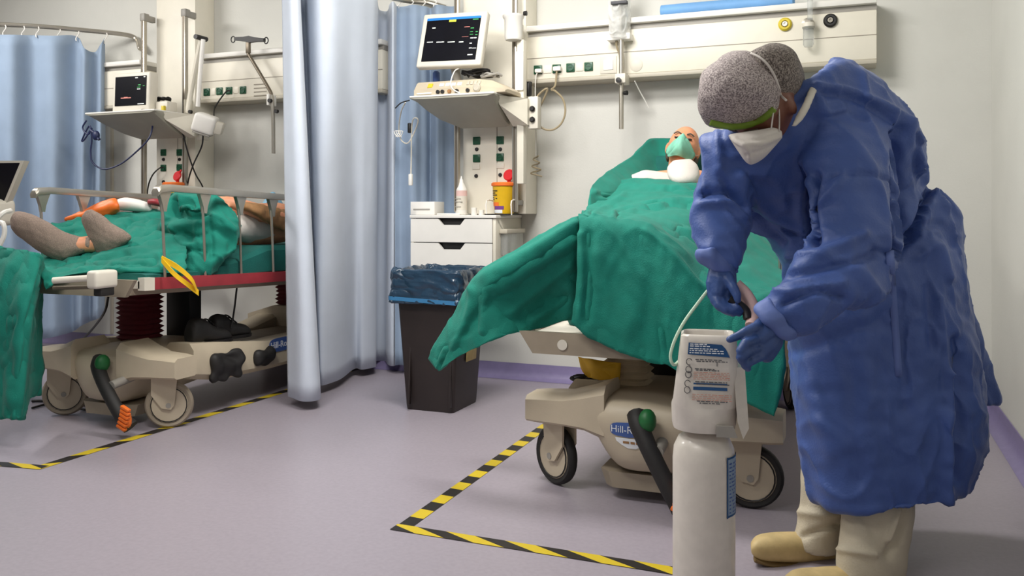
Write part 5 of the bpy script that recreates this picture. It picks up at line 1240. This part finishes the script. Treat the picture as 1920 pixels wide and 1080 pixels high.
crease(me, [
    ([(1690, 480), (1722, 425), (1742, 352)], 5, -.03), ([(1640, 470), (1690, 480)], 6, -.012), ([(1725, 440), (1745, 380), (1752, 356)], 7, .014),
    ([(1528, 330), (1520, 400), (1528, 450)], 9, -.035), ([(1505, 300), (1498, 380), (1510, 445)], 12, .018), ([(1540, 380), (1565, 350), (1580, 330)], 8, .014),
    ([(1420, 410), (1470, 432), (1520, 445)], 6, -.018), ([(1350, 330), (1400, 395), (1470, 455)], 7, -.016), ([(1390, 330), (1440, 400), (1500, 430)], 10, .014),
    ([(1330, 355), (1300, 372)], 6, -.014), ([(1310, 365), (1360, 360), (1400, 385)], 7, -.018), ([(1312, 385), (1370, 380), (1400, 405)], 7, .014), ([(1345, 250), (1350, 330)], 9, .012),
    ([(1480, 480), (1540, 475), (1620, 440)], 9, .016), ([(1460, 520), (1540, 505), (1640, 480)], 7, -.014), ([(1450, 545), (1500, 545), (1580, 530)], 8, .012), ([(1470, 570), (1530, 545), (1580, 560)], 6, -.016),
    ([(1680, 250), (1684, 380), (1690, 480)], 9, -.030), ([(1560, 330), (1620, 325), (1680, 340)], 4, -.008), ([(1700, 230), (1735, 330), (1735, 360)], 8, .016), ([(1715, 250), (1720, 330)], 6, -.014),
    ([(1690, 470), (1730, 410), (1740, 350)], 9, -.022), ([(1745, 352), (1790, 400), (1805, 440)], 10, .016), ([(1700, 440), (1760, 420), (1790, 460)], 8, -.012), ([(1720, 480), (1760, 460), (1780, 520)], 9, .014),
    ([(1775, 700), (1776, 830), (1775, 965)], 9, .022), ([(1795, 640), (1800, 760), (1795, 900)], 11, -.022), ([(1760, 560), (1772, 700)], 8, .012), ([(1740, 540), (1748, 660)], 10, -.01),
    ([(1530, 160), (1600, 172), (1690, 215), (1730, 265)], 6, .014), ([(1540, 175), (1610, 190), (1690, 240)], 6, -.012), ([(1535, 180), (1550, 210), (1580, 205)], 7, .012),
    ([(1500, 620), (1600, 590), (1660, 560)], 16, .012), ([(1490, 660), (1560, 640), (1650, 600)], 12, -.010), ([(1620, 600), (1630, 760)], 20, .010), ([(1690, 560), (1700, 760)], 14, -.010),
    ([(1515, 720), (1560, 850)], 18, .012), ([(1600, 700), (1610, 900)], 16, -.008)])
gown = place(me, 'gown', 'gown', t, 180, label='long blue isolation gown')
# hanging tie ribbon on the skirt, cuffs
gt = [bvh(gown)]
rb = [onsurf(1668+17*f, 470+236*f, gt, .004, 2.26) for f in np.linspace(0, 1, 12)]
rs = Vector((ca, sa, 0))*.010
me = finish(MB().grid([[p-rs for p in rb], [p+rs for p in rb]]).mesh(), solid=.003); place(me, 'tie_ribbon', 'gown_cuff', t, 180)
me = finish(MB().sil([((1306, 468), (1346, 462), 2.19, .03), ((1304, 478), (1360, 482), 2.20, .05), ((1310, 494), (1384, 508), 2.21, .05), ((1325, 503), (1378, 514), 2.21, .045)], 26, 6).mesh(), voxel=.005, smooth=3)
ruffle(me, 14, .003, 3); place(me, 'cuff', 'gown_cuff', t, 180)
me = finish(MB().sil([((1440, 556), (1502, 628), 2.055, .055), ((1424, 566), (1486, 640), 2.05, .054), ((1414, 574), (1474, 640), 2.05, .05), ((1412, 582), (1462, 634), 2.05, .042)], 26, 6).mesh(), voxel=.005, smooth=3)
ruffle(me, 14, .003, 4); place(me, 'cuff', 'gown_cuff', t, 180)
# gloves
def glove(palm, fingers, name, lab_):
    mb = MB()
    for pts, rd in palm: mb.cap_chain([P(*q) for q in pts], rd, 12)
    for pts, rd in fingers: mb.cap_chain([P(*q) for q in pts], rd, 12)
    me = finish(mb.mesh(), voxel=.0028, smooth=4); ruffle(me, 30, .0006, 2)
    place(me, name, 'glove', t, 180, label=lab_)
Yh = 2.035
glove([([(1462, 600, 2.05), (1440, 618, 2.04), (1424, 632, 2.03)], [.028, .029, .022]), ([(1455, 618, 2.05), (1438, 646, 2.04), (1422, 662, 2.03)], [.027, .026, .020]),
       ([(1452, 640, 2.05), (1438, 665, 2.045)], [.022, .020]), ([(1448, 596, 2.05), (1425, 612, 2.04)], [.022, .018])],
      [([(1424, 610, 2.03), (1398, 622, 2.01), (1382, 631, 2.005), (1368, 637, 2.0)], [.0135, .0115, .0105, .0085]),
       ([(1420, 634, 2.025), (1398, 644, 1.985), (1388, 658, 1.98), (1396, 668, 1.99)], [.0135, .012, .011, .009]),
       ([(1422, 652, 2.025), (1400, 660, 1.985), (1388, 670, 1.98), (1394, 680, 1.99)], [.0135, .012, .011, .009]),
       ([(1430, 666, 2.03), (1410, 676, 1.995), (1397, 684, 1.995), (1402, 691, 2.005)], [.0125, .011, .010, .0085]),
       ([(1440, 604, 2.06), (1420, 612, 2.09), (1402, 628, 2.105)], [.016, .013, .010])], 'glove', 'blue glove gripping the cylinder guard')
glove([([(1352, 498, 2.20), (1350, 525, 2.19), (1346, 548, 2.18)], [.026, .030, .022]), ([(1362, 500, 2.20), (1364, 530, 2.19), (1360, 556, 2.18)], [.024, .024, .018]), ([(1344, 502, 2.2), (1338, 530, 2.19), (1337, 552, 2.185)], [.020, .020, .016])],
      [([(1362, 520, 2.175), (1374, 538, 2.155), (1381, 552, 2.145), (1383, 562, 2.14)], [.017, .013, .0115, .009]),
       ([(1360, 556, 2.18), (1368, 570, 2.165), (1382, 577, 2.15), (1393, 583, 2.15)], [.0135, .012, .0105, .0085]),
       ([(1350, 558, 2.175), (1358, 575, 2.16), (1372, 582, 2.15), (1386, 588, 2.15)], [.0135, .012, .0105, .0085]),
       ([(1342, 556, 2.175), (1347, 572, 2.16), (1360, 582, 2.15), (1374, 588, 2.15)], [.0135, .012, .0105, .0085]),
       ([(1336, 552, 2.18), (1340, 566, 2.17), (1350, 577, 2.16), (1362, 583, 2.155)], [.012, .0105, .0095, .008])], 'glove', 'blue glove holding the grey connector')
# trousers and clogs
for secs, l in (([((1520, 760), (1640, 760), 2.54, .08), ((1506, 850), (1610, 865), 2.52, .08), ((1500, 915), (1598, 925), 2.50, .075), ((1497, 965), (1592, 975), 2.50, .075), ((1490, 1000), (1584, 1012), 2.50, .075), ((1484, 1018), (1580, 1034), 2.50, .07)], 'far'),
                ([((1590, 780), (1730, 780), 2.42, .085), ((1586, 880), (1724, 890), 2.40, .085), ((1582, 960), (1714, 975), 2.37, .085), ((1572, 1030), (1704, 1045), 2.35, .085), ((1566, 1072), (1700, 1085), 2.34, .08), ((1566, 1090), (1696, 1098), 2.34, .07)], 'near')):
    me = finish(MB().sil(secs, 34, 8).mesh(), voxel=.007, smooth=4); ruffle(me, 6, .006, 61 if l == 'far' else 64, (1, 1, .5)); ruffle(me, 12, .002, 62)
    crease(me, [([(1530, 880), (1548, 940)], 6, -.012), ([(1500, 960), (1560, 965), (1590, 950)], 7, .01), ([(1505, 1005), (1570, 985)], 6, -.01), ([(1700, 900), (1690, 990), (1665, 1040)], 8, -.016), ([(1690, 940), (1665, 1010)], 6, .014), ([(1575, 1030), (1640, 1040)], 6, .012), ([(1600, 940), (1640, 1000)], 9, -.008)])
    place(me, 'trouser_leg', 'trousers', t, 180)
def clog(secs, pads, nm):
    me = finish(MB().sil(secs, 30, 8, 2.4).mesh(), voxel=.005, smooth=4)
    c_ = place(me, 'clog', 'clog', t, 180, label='beige clog')
    me = finish(MB().sil(pads, 26, 8, 3).mesh(), voxel=.005, smooth=2); place(me, 'clog_sole', 'clog_sole', c_, 180)
clog([((1407, 1018), (1409, 1036), 2.44, .02), ((1420, 1006), (1422, 1046), 2.45, .04), ((1450, 1001), (1455, 1050), 2.46, .048), ((1490, 1000), (1497, 1051), 2.48, .05), ((1530, 1002), (1535, 1050), 2.5, .046), ((1565, 1008), (1570, 1050), 2.52, .044), ((1592, 1014), (1595, 1046), 2.54, .038)],
     [((1412, 1038), (1413, 1050), 2.44, .03), ((1450, 1046), (1452, 1056), 2.46, .046), ((1500, 1047), (1502, 1055), 2.48, .044), ((1530, 1044), (1532, 1050), 2.5, .04), ((1560, 1044), (1562, 1055), 2.52, .042), ((1594, 1040), (1594, 1052), 2.54, .036)], 'far')
clog([((1470, 1082), (1472, 1100), 2.26, .02), ((1490, 1072), (1492, 1110), 2.27, .045), ((1530, 1068), (1535, 1115), 2.29, .052), ((1580, 1066), (1585, 1114), 2.31, .054), ((1630, 1066), (1635, 1110), 2.34, .05), ((1675, 1070), (1678, 1106), 2.36, .042)],
     [((1474, 1102), (1475, 1112), 2.26, .03), ((1530, 1108), (1532, 1122), 2.29, .05), ((1600, 1104), (1602, 1114), 2.32, .046), ((1678, 1098), (1678, 1110), 2.36, .04)], 'near')
# bouffant cap in two lobes with the elastic strap between them, lime edge
mb = MB().sil([((1322, 236), (1420, 246), 2.20, .05), ((1311, 210), (1452, 220), 2.17, .105), ((1309, 175), (1464, 190), 2.15, .125), ((1318, 140), (1466, 160), 2.16, .125), ((1345, 112), (1450, 130), 2.18, .10), ((1375, 98), (1425, 104), 2.20, .05)], 40, 8)
me = finish(mb.mesh(), voxel=.005, smooth=5); ruffle(me, 9, .0025, 71); ruffle(me, 22, .001, 72)
cap1 = place(me, 'hair_net', 'hairnet', t, 180, label='white speckled hair net')
mb = MB().sil([((1392, 118), (1415, 96), 2.18, .07), ((1415, 160), (1440, 84), 2.19, .11), ((1436, 190), (1470, 87), 2.20, .125), ((1452, 198), (1494, 104), 2.21, .125), ((1470, 199), (1506, 135), 2.23, .11), ((1486, 194), (1509, 160), 2.25, .06)], 36, 8)
me = finish(mb.mesh(), voxel=.005, smooth=5); ruffle(me, 9, .002, 74)
cap2 = place(me, 'hair_net', 'hairnet_back', t, 180, label='darker back of the hair net over hair')
ct = [bvh(cap1), bvh(cap2)]
MB().tube([onsurf(*q, ct, .001, 2.1) for q in ((1408, 100), (1425, 108), (1440, 122), (1452, 142), (1459, 160), (1464, 178))]+[P(1474, 188, 2.08)], .003, 8, 6).build('cap_band', 'mask_white', t, 180)
MB().tube([onsurf(*q, ct, .0, 2.1) for q in ((1332, 227), (1350, 232), (1372, 235), (1398, 233), (1420, 226), (1438, 214), (1450, 202))], .0115, 8, 6).build('cap_edge', 'lime', t, 180, label='lime green cap edge')
MB().box(onsurf(1474, 186, ct, .003, 2.1), (.034, .008, .022), .003, Matrix.Rotation(.7, 3, 'Y') @ Matrix.Rotation(.3, 3, 'Z')).build('strap_patch', 'mask_white', t)
# white respirator: cheek-to-nose upper edge, folded cone pointing down
me = finish(MB().sil([((1364, 252), (1370, 262), 2.11, .02), ((1378, 250), (1384, 284), 2.10, .05), ((1398, 247), (1404, 308), 2.10, .065), ((1425, 243), (1428, 300), 2.11, .062), ((1450, 239), (1452, 276), 2.13, .045), ((1466, 245), (1467, 258), 2.15, .02)], 30, 8, 1.7).mesh(), voxel=.004, smooth=3)
crease(me, [([(1375, 262), (1400, 278), (1408, 305)], 4, .005), ([(1385, 256), (1420, 262), (1460, 252)], 4, -.004), ([(1395, 270), (1430, 268), (1462, 256)], 4, .004), ([(1400, 290), (1430, 282), (1455, 270)], 4, -.003)])
place(me, 'face_mask', 'mask_white', t, 180, label='white respirator mask')
for a in ([(1446, 242, 2.09), (1450, 210, 2.10), (1454, 172, 2.105)], [(1461, 246, 2.12), (1461, 215, 2.13), (1458, 178, 2.12)]):
    MB().tube([P(*q) for q in a], .002, 6, 5).build('mask_strap', 'mask_white', t, 180)
me = finish(MB().sil([((1484, 236), (1490, 240), 2.135, .006), ((1492, 218), (1506, 224), 2.14, .010), ((1503, 198), (1518, 204), 2.15, .012), ((1512, 176), (1528, 181), 2.175, .012), ((1520, 158), (1536, 162), 2.205, .012), ((1527, 148), (1537, 150), 2.225, .008)], 18, 5).mesh(), voxel=.005, smooth=3)
place(me, 'collar', 'offwhite', t, 180, label='pale inner collar')
# the connector held between both hands
t = thing('hose_connector', 'grey-pink hose connector with black tip held between the gloved hands', 'connector', P(1390, 590, 2.16))
MB().tube([P(1378, 536, 2.20), P(1396, 552, 2.19), P(1410, 575, 2.17), P(1412, 596, 2.15), P(1408, 612, 2.13)], lambda f: .020-.005*f, 12, 5).build('connector_body', 'pink', t, 60)
MB().tube([P(1368, 560, 2.16), P(1384, 570, 2.155), P(1398, 582, 2.15), P(1402, 598, 2.14)], .011, 10, 4).build('connector_tip', 'dark', t, 60)
